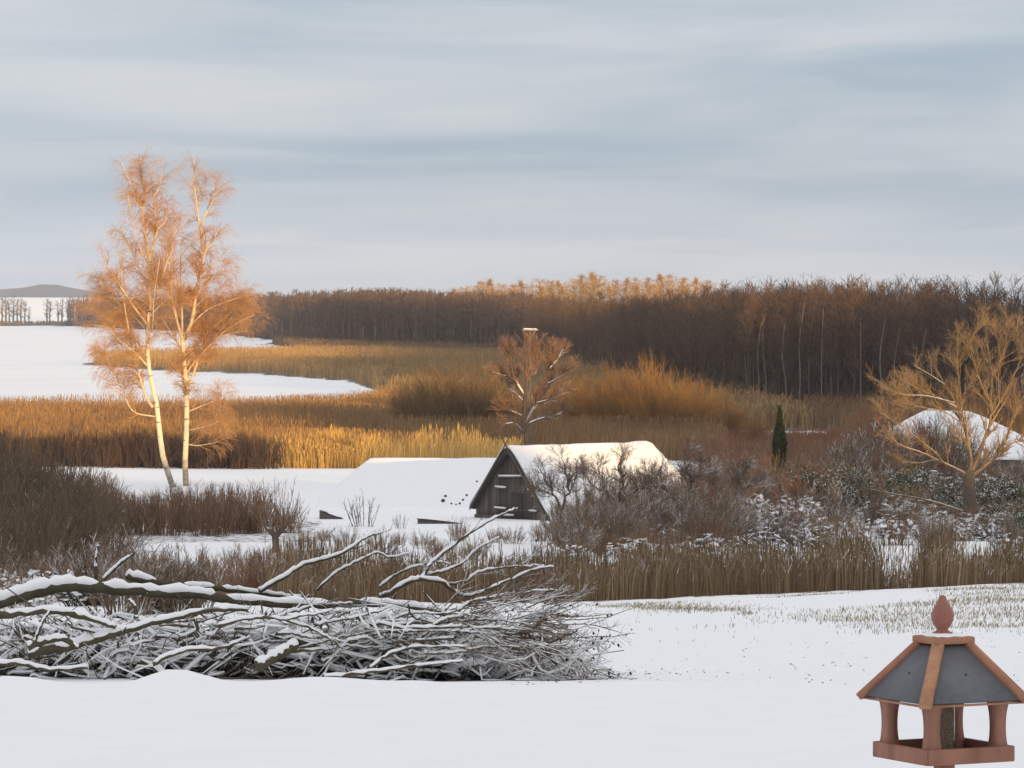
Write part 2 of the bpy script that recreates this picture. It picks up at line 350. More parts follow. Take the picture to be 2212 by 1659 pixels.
# ------------------------------------------------------------------ ground, lake, hills
def build_ground():
    xs = np.concatenate([-np.geomspace(4200, 92, 34), np.arange(-90, -30, 3.0), np.arange(-30, -9, .8), np.arange(-9, 9.01, .16), np.arange(9.6, 40, .8), np.arange(42, 120, 3.), np.geomspace(124, 4200, 40)])
    ys = np.concatenate([-np.geomspace(900, 12, 26), np.arange(-10, 28, 2.0), np.arange(28, 50, .25), np.arange(50, 124, .4), np.arange(124.5, 200, 1.2), np.geomspace(202, 7500, 150)])
    X, Y = np.meshgrid(xs, ys, indexing='ij'); Z = ground(X, Y)
    lit = np.zeros(X.shape)
    for z in zones: lit = np.maximum(lit, np.clip(poly_sd(X, Y, z) / 3 + .5, 0, 1))
    fx = np.interp(Y, EDGE[:, 1], EDGE[:, 0]); lit = np.maximum(lit, ((X > fx - 2) & (Y > 470) & (Y < 3300)) * 1.0)
    u = SN[0] * X + SN[1] * Y; s = SD[0] * X + SD[1] * Y
    lit = np.maximum(lit, np.clip((s - 40) / 30, 0, 1) * np.clip((X - 40) / 30, 0, 1) * .55)
    lit = np.maximum(lit, ((X < PX(700, Y)) & (Y > 225) & (Y < 252) & (X > PX(150, Y))) * .5)
    lit = np.maximum(lit, ((X < PX(330, Y)) & (Y > 110) & (Y < 225)) * .45)
    lit = np.where(poly_sd(X, Y, LAKE) > 2, 0, lit)
    o = mesh_obj('ground', np.stack([X, Y, Z], -1).reshape(-1, 3), grid(len(xs), len(ys))[:, ::-1], M['ground'], smooth=True, attr={'litter': lit.ravel()})
    kind(o, 'structure'); o['label'] = 'snow covered ground sloping down from the field to the lake'
    lv = np.array([(-2500, 500, -14.2), (60, 500, -14.2), (60, 3280, -14.2), (-2500, 3280, -14.2)])
    lo = mesh_obj('frozen_lake', lv, np.array([(0, 1, 2, 3)]), M['lake']); kind(lo, 'structure'); lo['label'] = 'frozen lake under snow'
build_ground()
def build_hills():
    xs = np.linspace(-4200, 4200, 240); ys = np.linspace(7600, 9400, 14)
    X, Y = np.meshgrid(xs, ys, indexing='ij')
    px = X / Y * FPX + 1106
    top = np.interp(px, [-2500, -600, -150, 0, 45, 62, 95, 130, 165, 200, 260, 330, 420, 560, 3000], [20, 45, 38, 40, 46, 44, 56, 52, 44, 38, 30, 22, 14, 8, 6]) * .97
    top = top + 3 * (vnoise(X, Y, .012, 8) - .5)
    prof = np.interp(Y, [7600, 8000, 8800, 9400], [0, .35, 1, .7])
    Z = -14 + (top + 14) * prof
    o = mesh_obj('far_hills', np.stack([X, Y, Z], -1).reshape(-1, 3), grid(len(xs), len(ys))[:, ::-1], M['hill'], smooth=True); kind(o, 'structure'); o['label'] = 'wooded hills on the horizon'
build_hills()

# ------------------------------------------------------------------ buildings
def heightfield_roof(name, fn, a0, a1, b0, b1, na, nb, thick, C0, g, r, m, parent, drop=.1, sm=True, keep=None):
    """closed slab following z=fn(a,b) over a rectangle in (a,b); a along g, b along r"""
    A, B = np.meshgrid(np.linspace(a0, a1, na), np.linspace(b0, b1, nb), indexing='ij'); Z = fn(A, B)
    if keep is not None: A, B, Z = keep(A, B, Z)
    top = np.array(C0)[None, None] * [1, 1, 0] + A[..., None] * np.array([*g, 0]) + B[..., None] * np.array([*r, 0]); top[..., 2] = Z
    bot = top.copy(); bot[..., 2] -= thick
    n = na * nb; q = grid(na, nb)
    rim = list(range(nb)) + [i * nb + nb - 1 for i in range(1, na)] + [(na - 1) * nb + j for j in range(nb - 2, -1, -1)] + [i * nb for i in range(na - 2, 0, -1)]
    sk = np.array([(rim[i], rim[(i + 1) % len(rim)], n + rim[(i + 1) % len(rim)], n + rim[i]) for i in range(len(rim))])
    V = np.vstack([top.reshape(-1, 3), bot.reshape(-1, 3)]) - np.array(parent.location)
    o = mesh_obj(name, V, [np.vstack([q, q[:, ::-1] + n, sk])], m, parent, smooth=False)
    return o
def build_barn():
    yaw = R(45); g = np.array([math.cos(yaw), -math.sin(yaw)]); r = np.array([math.sin(yaw), math.cos(yaw)])
    C0 = np.array([PX(1101, 256), 256.0, 0.])
    zr, zg = -8.42, gz(0, 256) - .15
    t = empty('thatched_barn', (C0[0], C0[1], zg), 'steep snow covered thatched barn with a dark plank gable facing left', 'barn')
    k = 1.24; LR = 12.4
    def f(a, b):
        z1 = zr - k * np.sqrt(a * a + .05) + k * .2
        z2 = zr - 2.1 * np.clip(b - LR, 0, 9) ** 1.1
        h = .5 + .5 * np.clip((z2 - z1) / .8, -1, 1)
        z = np.minimum(z1, z2) - .12 * (1 - np.abs(2 * h - 1)) ** 2
        return z + .13 * (vnoise(a + 30, b + 10, .55, 12) - .5) + .05 * (vnoise(a + 3, b + 1, 1.9, 13) - .5) - .10 * np.sin(np.clip(b / LR, 0, 1) * np.pi)
    heightfield_roof('roof', lambda a, b: f(a, b) - .05, -3.15, 3.85, -.35, LR + 2.3, 26, 30, .34, C0, g, r, M['thatch'], t)
    heightfield_roof('roof_snow', lambda a, b: f(a, b) + .14 - .12 * np.clip((-.05 - b) / .2, 0, 1), -3.17, 3.95, -.22, LR + 2.4, 44, 60, .15, C0, g, r, M['snow'], t).data.polygons.foreach_set
    def pt(a, b, z): return np.array([C0[0] + a * g[0] + b * r[0], C0[1] + a * g[1] + b * r[1], z]) - np.array(t.location)
    # gable of vertical boards, each cut to the roof slope
    mb = MB(); w = .26; a = -2.95
    while a < 3.3:
        a1 = a + w - .02; zt = lambda q: zr - k * abs(q) - .22
        dep = .03 * rng.random()
        vb = [pt(a, 0 + dep, zg), pt(a1, dep, zg), pt(a1, .08 + dep, zg), pt(a, .08 + dep, zg)]
        vt = [pt(a, dep, max(zt(a), zg + .1)), pt(a1, dep, max(zt(a1), zg + .1)), pt(a1, .08 + dep, max(zt(a1), zg + .1)), pt(a, .08 + dep, max(zt(a), zg + .1))]
        mb.add(*prism(np.array(vb), np.array(vt))); a += w
    mb.build('gable_boards', M['plank'], t)
    # side and back walls under the eaves
    mb = MB()
    for aa in (-2.85, 3.2):
        mb.add(*prism(np.array([pt(aa - .1, .1, zg), pt(aa + .1, .1, zg), pt(aa + .1, LR + 1.6, zg), pt(aa - .1, LR + 1.6, zg)]), np.array([pt(aa - .1, .1, zg + .75), pt(aa + .1, .1, zg + .75), pt(aa + .1, LR + 1.6, zg + .75), pt(aa - .1, LR + 1.6, zg + .75)])))
    mb.build('wall', M['plank'], t)
    # sloping verge boards along the gable edge, crossed at the top into two horns
    for sgn in (-1, 1):
        e = 3.12 if sgn < 0 else 3.8
        top = pt(-sgn * .42, -.42, zr + .62); mid = pt(sgn * 0.0, -.42, zr + .05); end = pt(sgn * e, -.42, zr - k * e + .02)
        dd = np.array([0, 0, .26]); ww = np.array([r[0], r[1], 0]) * .06
        n0 = mid; 
        vb = np.array([top - dd * .3, end - dd, end - dd + ww, top - dd * .3 + ww]); vt = np.array([top, end, end + ww, top + ww])
        mesh = prism(vb, vt); o = mesh_obj('verge_board', mesh[0], mesh[1], M['board'], t)
        if sgn < 0:
            q0 = mid * .97 + end * .03 + [0, 0, .002]; mesh = prism(np.array([q0, end + [0, 0, .002], end + ww + [0, 0, .002], q0 + ww]), np.array([q0 + [0, 0, .07], end + [0, 0, .07], end + ww + [0, 0, .07], q0 + ww + [0, 0, .07]])); mesh_obj('verge_snow', mesh[0], mesh[1], M['snow'], t)
    # snow lying on the battens of the gable
    for (x0, y0, x1, y1) in ((1077, 1029, 1130, 1029), (1070, 1052, 1093, 1054), (1140, 1058, 1158, 1060), (1068, 1097, 1093, 1099), (1143, 1104, 1160, 1105), (1085, 1113, 1110, 1114)):
        p0 = P(x0, y0, 1); p1 = P(x1, y1, 1)
        def hit(p):   # where the sight line meets the gable plane
            n = r; dd = (C0[0] * n[0] + C0[1] * n[1] - .12) / (p[0] * n[0] + p[1] * n[1]); return p * dd
        q0, q1 = hit(p0), hit(p1)
        ax = norm(q1 - q0); ww = np.array([r[0], r[1], 0]) * .07
        for nm, m_, z0, z1 in (('batten', M['board'], -.09, 0.), ('batten_snow', M['snow'], .002, .10)):
            s_ = .0 if nm == 'batten' else .02
            vb = np.array([q0 + ax * s_ - ww, q1 - ax * s_ - ww, q1 - ax * s_ + ww, q0 + ax * s_ + ww]) + [0, 0, z0]; vt = vb + [0, 0, z1 - z0]
            mm = prism(vb - np.array(t.location), vt - np.array(t.location)); mesh_obj(nm, mm[0], mm[1], m_, t)
    # a doorway, darker, in the middle of the gable
    v = prism(np.array([pt(.15, -.035, zg), pt(1.15, -.035, zg), pt(1.15, .0, zg), pt(.15, .0, zg)]), np.array([pt(.15, -.035, zg + 1.75), pt(1.15, -.035, zg + 1.75), pt(1.15, .0, zg + 1.75), pt(.15, .0, zg + 1.75)]))
    mesh_obj('door', v[0], v[1], M['thatch'], t)
    # skirting board by the left corner
    v = prism(np.array([pt(-3.0, -.1, zg), pt(-.6, -.1, zg), pt(-.6, -.04, zg), pt(-3.0, -.04, zg)]), np.array([pt(-3.0, -.1, zg + .35), pt(-.6, -.1, zg + .35), pt(-.6, -.04, zg + .35), pt(-3.0, -.04, zg + .35)]))
    mesh_obj('skirting', v[0], v[1], M['board'], t)
build_barn()
def build_low_shed():
    g = np.array([1., 0.]); r = np.array([0., 1.])
    Y0 = 276.0; C0 = np.array([PX(930, Y0), Y0, 0.]); zg = gz(C0[0], Y0) - .1
    t = empty('low_thatched_shed', (C0[0], C0[1], zg), 'long low shed under smooth snow, left of the dark gabled barn', 'shed')
    x0, x1 = PX(800, Y0) - C0[0], PX(1085, Y0) - C0[0]
    zr = P(930, 988, Y0 + 2)[2]
    def f(a, b):
        front = zr - .62 * np.sqrt(np.clip(2.2 - b, -2, 8) ** 2 + .08)
        hip = zr - .75 * np.clip(x0 - a + .2, 0, 6) ** 1.1
        h = np.minimum(front, hip)
        return np.maximum(h, zg - .25) + .08 * (vnoise(a + 7, b + 3, .7, 21) - .5)
    heightfield_roof('roof', lambda a, b: f(a, b) - .05, x0 - 2.2, x1, -3.6, 5.2, 30, 20, .2, C0, g, r, M['thatch'], t)
    heightfield_roof('roof_snow', lambda a, b: f(a, b) + .14, x0 - 4.0, x1 + .05, -4.0, 5.3, 60, 40, .16, C0, g, r, M['snow'], t)
    mb = MB(); mb.add(*box(((x0 + x1) / 2, 2.6, .45), (x1 - x0 - .4, 4.2, .9))); mb.build('wall', M['plank'], t)
    # thatch ends and stones showing under the snow at the right end
    for px, py, w in ((957, 1082, 10), (962, 1072, 7), (975, 1088, 5), (985, 1090, 4), (993, 1088, 6), (1000, 1080, 6), (1008, 1070, 6), (1030, 1040, 5), (1046, 1038, 4)):
        d0, d1 = 255., 285.          # where the sight line reaches the snow of the front slope
        for _ in range(24):
            d = (d0 + d1) / 2; p = P(px, py, d)
            if p[2] > f(np.array([p[0] - C0[0]]), np.array([p[1] - C0[1]]))[0] + .14: d0 = d
            else: d1 = d
        rr = w * .5 * 271 / FPX
        V, q = lathe([(.001, rr), (rr * .8, rr * .6), (rr, -.1 * rr), (rr * .8, -rr * .9), (.001, -rr)], 7); V = V * (1 + .1 * rng.normal(size=V.shape))
        mesh_obj('thatch_end', V + p - np.array(t.location), q, M['thatch'], t)
build_low_shed()
def build_far_house():
    yaw = R(-20); g = np.array([math.cos(yaw), math.sin(yaw)]); r = np.array([-math.sin(yaw), math.cos(yaw)])
    Y0 = 330.; C0 = np.array([PX(2085, Y0), Y0, 0.]); zg = gz(C0[0], Y0)
    t = empty('thatched_house', (C0[0], C0[1], zg), 'rounded snow covered thatched roof half hidden behind the big bare tree', 'house')
    zr = P(2040, 889, Y0)[2]; kx = FPX / Y0
    def f(a, b):
        front = zr - .95 * np.sqrt(b * b + .3) + .5
        left = zr - .42 * np.clip(-2.9 - a, 0, 9) ** 1.25; right = zr - .50 * np.clip(a - .2, 0, 9) ** 1.05
        return np.minimum(np.minimum(front, left), right) + .15 * (vnoise(a, b, .6, 31) - .5)
    heightfield_roof('roof', lambda a, b: f(a, b) - .06, -5.6, 6.2, -4.2, 4.2, 26, 20, .4, C0, g, r, M['thatch'], t)
    heightfield_roof('roof_snow', lambda a, b: f(a, b) + .15, -5.7, 6.3, -4.3, 4.3, 40, 34, .17, C0, g, r, M['snow'], t)
    mb = MB(); mb.add(*box((0.3, 0, .85), (10.4, 7.0, 1.9), [[g[0], r[0], 0], [g[1], r[1], 0], [0, 0, 1]])); mb.build('wall', M['plank'], t)
build_far_house()
def build_covers():
    # two low dark-edged things buried in the snow in front of the buildings
    for (pts, Y, label) in (([(690, 1102), (737, 1119)], 255, 'short dark edged cover jutting from the snow behind the bare pollard'),
                            ([(902, 1121), (992, 1131)], 249, 'long low dark edged cover under snow just left of the barn gable')):
        p0 = P(*pts[0], Y); p1 = P(*pts[1], Y); c = (p0 + p1) / 2; zg = gz(c[0], Y)
        t = empty('snowy_cover', (c[0], Y, zg), label, 'cover')
        L0, L1 = p0 - np.array(t.location), p1 - np.array(t.location)
        th = .62 if Y > 250 else .40
        up = np.array([0, 0, 1.]); bk = np.array([.3, 3.0, -.35])
        e0 = L0 + up * 0; e1 = L1
        bot = np.array([e0 - up * th, e1 - up * .12, e1 + bk - up * .6, e0 + bk - up * .9]); top = np.array([e0, e1, e1 + bk, e0 + bk])
        v = prism(bot, top); mesh_obj('cover_board', v[0], v[1], M['plank'], t)
        n = 12; A, B = np.meshgrid(np.linspace(-.04, 1.04, n), np.linspace(-.03, 1.1, n), indexing='ij')
        S = e0 + A[..., None] * (e1 - e0) + B[..., None] * bk; S[..., 2] += .16 * np.sin(np.clip(A, 0, 1) * np.pi) ** .5 * np.clip(B * 5 + .3, 0, 1) + .03
        B0 = S.copy(); B0[..., 2] = (e0 + A[..., None] * (e1 - e0) + B[..., None] * bk)[..., 2] + .004
        q = grid(n, n); mesh_obj('cover_snow', np.vstack([S.reshape(-1, 3), B0.reshape(-1, 3)]), [np.vstack([q, q[:, ::-1] + n * n])], M['snow'], t, smooth=True)
build_covers()

# ------------------------------------------------------------------ trees
def tree_thing(name, label, cat, base, trunk_parts, twig_parts, group=None):
    """trunk_parts / twig_parts: list of (partname, P, R, sides, material)"""
    t = empty(name, tuple(base), label, cat, group)
    for nm, lst, m, sm in trunk_parts + twig_parts:
        mb = MB()
        for (pl, rd, s) in lst: mb.add(*tubes(pl - base, rd, s))
        mb.build(nm, m, t, smooth=sm)
    return t
def build_birches():
    Y = 305.
    T1 = [([(378, 1068), (366, 1030), (352, 985), (345, 935), (338, 870), (326, 820), (319, 768), (320, 700), (325, 654), (323, 600), (323, 560)], 13.5, 5.5),
          ([(323, 562), (313, 507), (307, 450), (312, 424), (306, 380), (303, 340)], 8, 2), ([(323, 562), (333, 520), (340, 494), (335, 457), (330, 424), (326, 345)], 8, 2),
          ([(308, 452), (298, 440), (283, 400), (263, 350)], 5, 2), ([(326, 660), (347, 614), (360, 567), (373, 534), (378, 480)], 7, 2),
          ([(317, 700), (283, 654), (257, 614), (240, 590), (224, 545)], 6, 2), ([(330, 880), (313, 851), (293, 784), (283, 741), (270, 667), (264, 620), (258, 545)], 8, 2),
          ([(335, 900), (287, 888), (263, 838), (233, 781), (222, 760)], 4, 1.5), ([(318, 790), (290, 760), (253, 730), (233, 707), (205, 704)], 5, 1.5),
          ([(322, 740), (330, 700), (333, 640), (345, 560)], 4, 1.5), ([(320, 620), (300, 580), (278, 530), (262, 500)], 4, 1.5), ([(340, 494), (356, 478), (366, 440)], 4, 1.5),
          ([(322, 590), (305, 540), (285, 470), (276, 420)], 3.5, 1.5), ([(330, 430), (345, 400), (352, 365)], 3, 1.2), ([(270, 667), (240, 640), (205, 615)], 3, 1.2), ([(319, 775), (285, 725), (240, 692), (196, 668)], 4, 1.4), ([(320, 720), (296, 690), (262, 662), (222, 640)], 3.5, 1.3), ([(320, 690), (345, 660), (368, 640)], 3, 1.2)]
    T2 = [([(403, 1066), (401, 1030), (400, 991), (403, 924), (403, 851), (398, 791), (394, 734)], 13.5, 8.5),
          ([(394, 738), (413, 700), (420, 660), (424, 634), (437, 567), (433, 507), (425, 440), (420, 400), (418, 345)], 11, 2),
          ([(435, 572), (447, 537), (473, 507), (492, 498)], 6, 1.5), ([(431, 494), (447, 457), (463, 427), (476, 400)], 5, 1.5), ([(395, 738), (380, 684), (370, 627), (370, 567), (371, 500)], 8, 2),
          ([(394, 734), (393, 674), (390, 627), (390, 574), (392, 490)], 6, 2), ([(422, 662), (443, 644), (467, 637), (490, 640)], 4, 1.5),
          ([(404, 838), (420, 801), (432, 768), (460, 730), (500, 687), (520, 655)], 7, 2), ([(434, 765), (483, 717), (520, 694), (548, 680)], 5, 1.5), ([(404, 790), (430, 740), (436, 705)], 4, 1.2),
          ([(405, 890), (433, 878), (467, 864), (480, 855)], 4, 1.5), ([(405, 930), (440, 922), (473, 911)], 3, 1.2), ([(436, 590), (455, 575), (480, 560), (500, 570)], 4, 1.2), ([(425, 640), (460, 600), (490, 575)], 4, 1.2),
          ([(426, 445), (440, 420), (448, 385)], 3, 1.2), ([(404, 960), (430, 962), (472, 955)], 2.6, 1), ([(370, 600), (355, 560), (348, 520)], 3, 1.2), ([(460, 730), (500, 720), (530, 715)], 3.5, 1.2), ([(396, 750), (368, 715), (345, 680)], 3.5, 1.3), ([(404, 805), (445, 745), (495, 692), (543, 645)], 4.5, 1.4), ([(412, 702), (450, 668), (500, 648), (535, 640)], 3.5, 1.3), ([(398, 770), (430, 735), (470, 700), (505, 668)], 3.5, 1.3)]
    for nm, T, lab, sd_, base_px in (('birch_tree', T1, 'left birch of the sunlit pair, leaning trunk that forks high up', 5, 378), ('birch_tree', T2, 'right birch of the sunlit pair, straight trunk with low spreading limbs', 6, 403)):
        r = np.random.default_rng(sd_)
        Yb = Y if base_px == 378 else Y + 2.5
        Pl, Rd = lines(T, Yb, 16, 2.2, r)
        base = Pl[0, 0].copy(); base[2] = gz(base[0], Yb)
        Pl[0, 0, 2] = base[2] - .2
        limbsP, limbsR = Pl[1:], Rd[1:] * .85
        up_trunk = Pl[0:1, 9:], Rd[0:1, 9:]
        L2, R2 = spawn(limbsP, limbsR, 330, 1.6, .8, K=6, tr=(.15, 1), up=.35, droop=.10, wob=.10, rr=.55, rmin=.011, r=r)
        L2b, R2b = spawn(up_trunk[0], up_trunk[1], 22, 2.4, .9, K=6, tr=(0, 1), up=.4, droop=.1, wob=.1, rr=.3, rmin=.011, r=r)
        low = [i for i in range(len(limbsP)) if limbsP[i, -1, 2] < P(0, 590, Yb)[2]]
        L2c, R2c = spawn(limbsP[low], limbsR[low], 85, 1.9, .9, K=6, tr=(.25, 1), up=.25, droop=.16, wob=.1, rr=.55, rmin=.011, r=r)
        L2 = np.concatenate([L2, L2b, L2c]); R2 = np.concatenate([R2, R2b, R2c])
        L3, R3 = spawn(L2, R2, 3800, 1.05, .7, K=5, tr=(.15, 1), up=.1, droop=.20, wob=.15, rr=.6, rmin=.007, r=r)
        L4, R4 = spawn(L3, R3, 14500, .85, .6, K=4, tr=(.2, 1), up=-.15, droop=.42, wob=.15, rr=.6, rmin=.0055, r=r)
        sides = [(limbsP, limbsR, 6), (Pl[0:1], Rd[0:1] , 10)]
        t = empty(nm, tuple(base), lab, 'birch', None)
        mb = MB(); mb.add(*tubes(Pl[0:1] - base, Rd[0:1], 12)); mb.build('trunk', M['birch_bark_real'], t, smooth=True)
        for i in range(len(limbsP)): 
            V, F = tubes(limbsP[i:i + 1] - base, limbsR[i:i + 1], 7); mesh_obj('limb', V, F, M['birch_bark'], t, smooth=True)
        mb = MB(); mb.add(*tubes(L2 - base, R2, 3)); mb.add(*tubes(L3 - base, R3, 3)); mb.add(*tubes(L4 - base, R4, 3)); mb.build('crown', M['birch_twig'], t)
# birch trunk: white bark tinted with the sun's gold above, dark cracked plates low down and black scars
def birch_bark_real():
    m = M['birch_low'].copy(); m.name = 'birch_trunk_bark'; nt = m.node_tree; N = nt.nodes; L = nt.links; b = N['Principled BSDF']
    src = b.inputs['Base Color'].links[0].from_socket
    tc = N.new('ShaderNodeTexCoord'); sx = N.new('ShaderNodeSeparateXYZ'); L.new(tc.outputs['Object'], sx.inputs[0])
    n = N.new('ShaderNodeTexNoise'); n.inputs['Scale'].default_value = 1.6; n.inputs['Detail'].default_value = 4; L.new(tc.outputs['Object'], n.inputs['Vector'])
    ad = N.new('ShaderNodeMath'); ad.operation = 'MULTIPLY_ADD'; L.new(n.outputs[0], ad.inputs[0]); ad.inputs[1].default_value = 5.; L.new(sx.outputs[2], ad.inputs[2])
    mr = N.new('ShaderNodeMapRange'); mr.inputs[1].default_value = 3.6; mr.inputs[2].default_value = 5.4; L.new(ad.outputs[0], mr.inputs[0])
    mp = N.new('ShaderNodeMapping'); mp.inputs['Scale'].default_value = (1, 1, 6); L.new(tc.outputs['Object'], mp.inputs[0])
    n2 = N.new('ShaderNodeTexNoise'); n2.inputs['Scale'].default_value = .9; n2.inputs['Detail'].default_value = 2; L.new(mp.outputs[0], n2.inputs['Vector'])
    s2 = N.new('ShaderNodeMapRange'); s2.inputs[1].default_value = .60; s2.inputs[2].default_value = .66; L.new(n2.outputs[0], s2.inputs[0])
    w = N.new('ShaderNodeMix'); w.data_type = 'RGBA'; L.new(s2.outputs[0], w.inputs[0]); w.inputs[6].default_value = (.72, .61, .44, 1); w.inputs[7].default_value = (.22, .18, .15, 1)
    mx = N.new('ShaderNodeMix'); mx.data_type = 'RGBA'; L.new(mr.outputs[0], mx.inputs[0]); L.new(src, mx.inputs[6]); L.new(w.outputs[2], mx.inputs[7])
    L.new(mx.outputs[2], b.inputs['Base Color']); return m
M['birch_bark_real'] = birch_bark_real()
build_birches()

def build_big_tree():
    Y = 237.; r = np.random.default_rng(21)
    T = [([(2098, 1165), (2096, 1110), (2093, 1060), (2094, 1015)], 31, 24), ([(2093, 1022), (2099, 996), (2088, 940), (2078, 909), (2064, 873), (2040, 830), (2020, 790)], 15, 3),
         ([(2098, 1020), (2114, 987), (2132, 933), (2139, 918), (2139, 864), (2144, 810), (2132, 743), (2129, 690)], 17, 2), ([(2100, 1030), (2108, 1023), (2144, 993), (2171, 957), (2190, 900), (2225, 830)], 15, 3),
         ([(2093, 1030), (2075, 1017), (2024, 993), (1993, 978), (1942, 960), (1915, 930)], 11, 2), ([(2092, 1110), (2078, 1104), (2024, 1086), (1972, 1074), (1918, 1065), (1882, 1056)], 12, 3),
         ([(2098, 1140), (2147, 1113), (2183, 1104), (2230, 1080)], 9, 4), ([(2139, 900), (2165, 860), (2195, 800), (2220, 740)], 9, 2), ([(2139, 870), (2120, 830), (2100, 770), (2095, 720)], 7, 2),
         ([(2066, 880), (2030, 860), (1985, 840), (1950, 820)], 7, 2), ([(2080, 915), (2040, 890), (1990, 880), (1930, 865)], 6, 2), ([(2144, 815), (2165, 770), (2180, 700)], 6, 2),
         ([(2024, 992), (1985, 1000), (1950, 1000)], 5, 2), ([(2171, 960), (2210, 950), (2260, 940)], 8, 3), ([(2078, 910), (2075, 850), (2068, 780), (2070, 720)], 6, 2), ([(2040, 830), (2010, 810), (1975, 790)], 4, 2),
         ([(2050, 1094), (2010, 1098), (1960, 1092)], 5, 2), ([(2062, 870), (2000, 855), (1940, 850), (1885, 815)], 6, 2), ([(2030, 985), (1960, 930), (1900, 890)], 6, 2)]
    Pl, Rd = lines(T, Y, 12, 2.6, r); base = Pl[0, 0].copy(); base[2] = gz(base[0], Y); Pl[0, 0, 2] = base[2] - .2
    up = [1, 2, 3, 7, 8, 9, 10, 11, 13, 14, 15, 17, 18]
    Q, QR = spawn(Pl[up], Rd[up] * .8, 80, 2.0, .75, K=7, tr=(.25, .9), up=.15, droop=-.05, wob=.10, rr=.5, rmin=.018, r=r)
    pool = np.concatenate([np.stack([smooth_line(l, 7) for l in Pl[up]]), Q]); poolR = np.concatenate([Rd[up][:, np.linspace(0, 11, 7).astype(int)] * .7, QR])
    L2, R2 = spawn(pool, poolR, 680, 1.1, .7, K=5, tr=(.25, 1), up=.30, droop=-.05, wob=.12, rr=.5, rmin=.0105, r=r)
    L2b, R2b = spawn(Pl[[4, 5, 6, 12, 16]], Rd[[4, 5, 6, 12, 16]] * .7, 90, 1.3, .7, K=5, tr=(.3, 1), up=.25, wob=.14, rr=.45, rmin=.010, r=r)
    L2 = np.concatenate([L2, L2b]); R2 = np.concatenate([R2, R2b])
    L3, R3 = spawn(L2, R2, 3200, .7, .65, K=4, tr=(.15, 1), up=.3, droop=-.04, wob=.15, rr=.65, rmin=.0075, r=r)
    L4, R4 = spawn(L3, R3, 7000, .34, .7, K=3, tr=(.2, 1), up=.2, wob=.15, rr=.75, rmin=.006, r=r)
    L2 = np.concatenate([L2, np.stack([smooth_line(l, 5) for l in Q])]); R2 = np.concatenate([R2, QR[:, [0, 2, 3, 5, 6]]])
    t = empty('broad_bare_tree', tuple(base), 'broad bare tree at the right edge with sunlit upper twigs and snowy low limbs', 'tree')
    Rd[0, 0] *= 1.35; Rd[0, 1] *= 1.12; V, F = tubes(Pl[0:1] - base, Rd[0:1], 12); mesh_obj('trunk', V, F, M['bark'], t, smooth=True)
    for i in range(1, len(Pl)): V, F = tubes(Pl[i:i + 1] - base, Rd[i:i + 1] * .55, 7); mesh_obj('limb', V, F, M['bark_limb'], t, smooth=True)
    mb = MB(); [mb.add(*tubes(a - base, b, 3)) for a, b in ((L2, R2), (L3, R3), (L4, R4))]; mb.build('crown', M['gold_twig'], t)
M['bark_limb'] = mat('limb_bark', (.26, .185, .10), (.16, .11, .065), scale=2, island=.2, snow=.85, snow_lo=.45, snow_hi=.75)
build_big_tree()

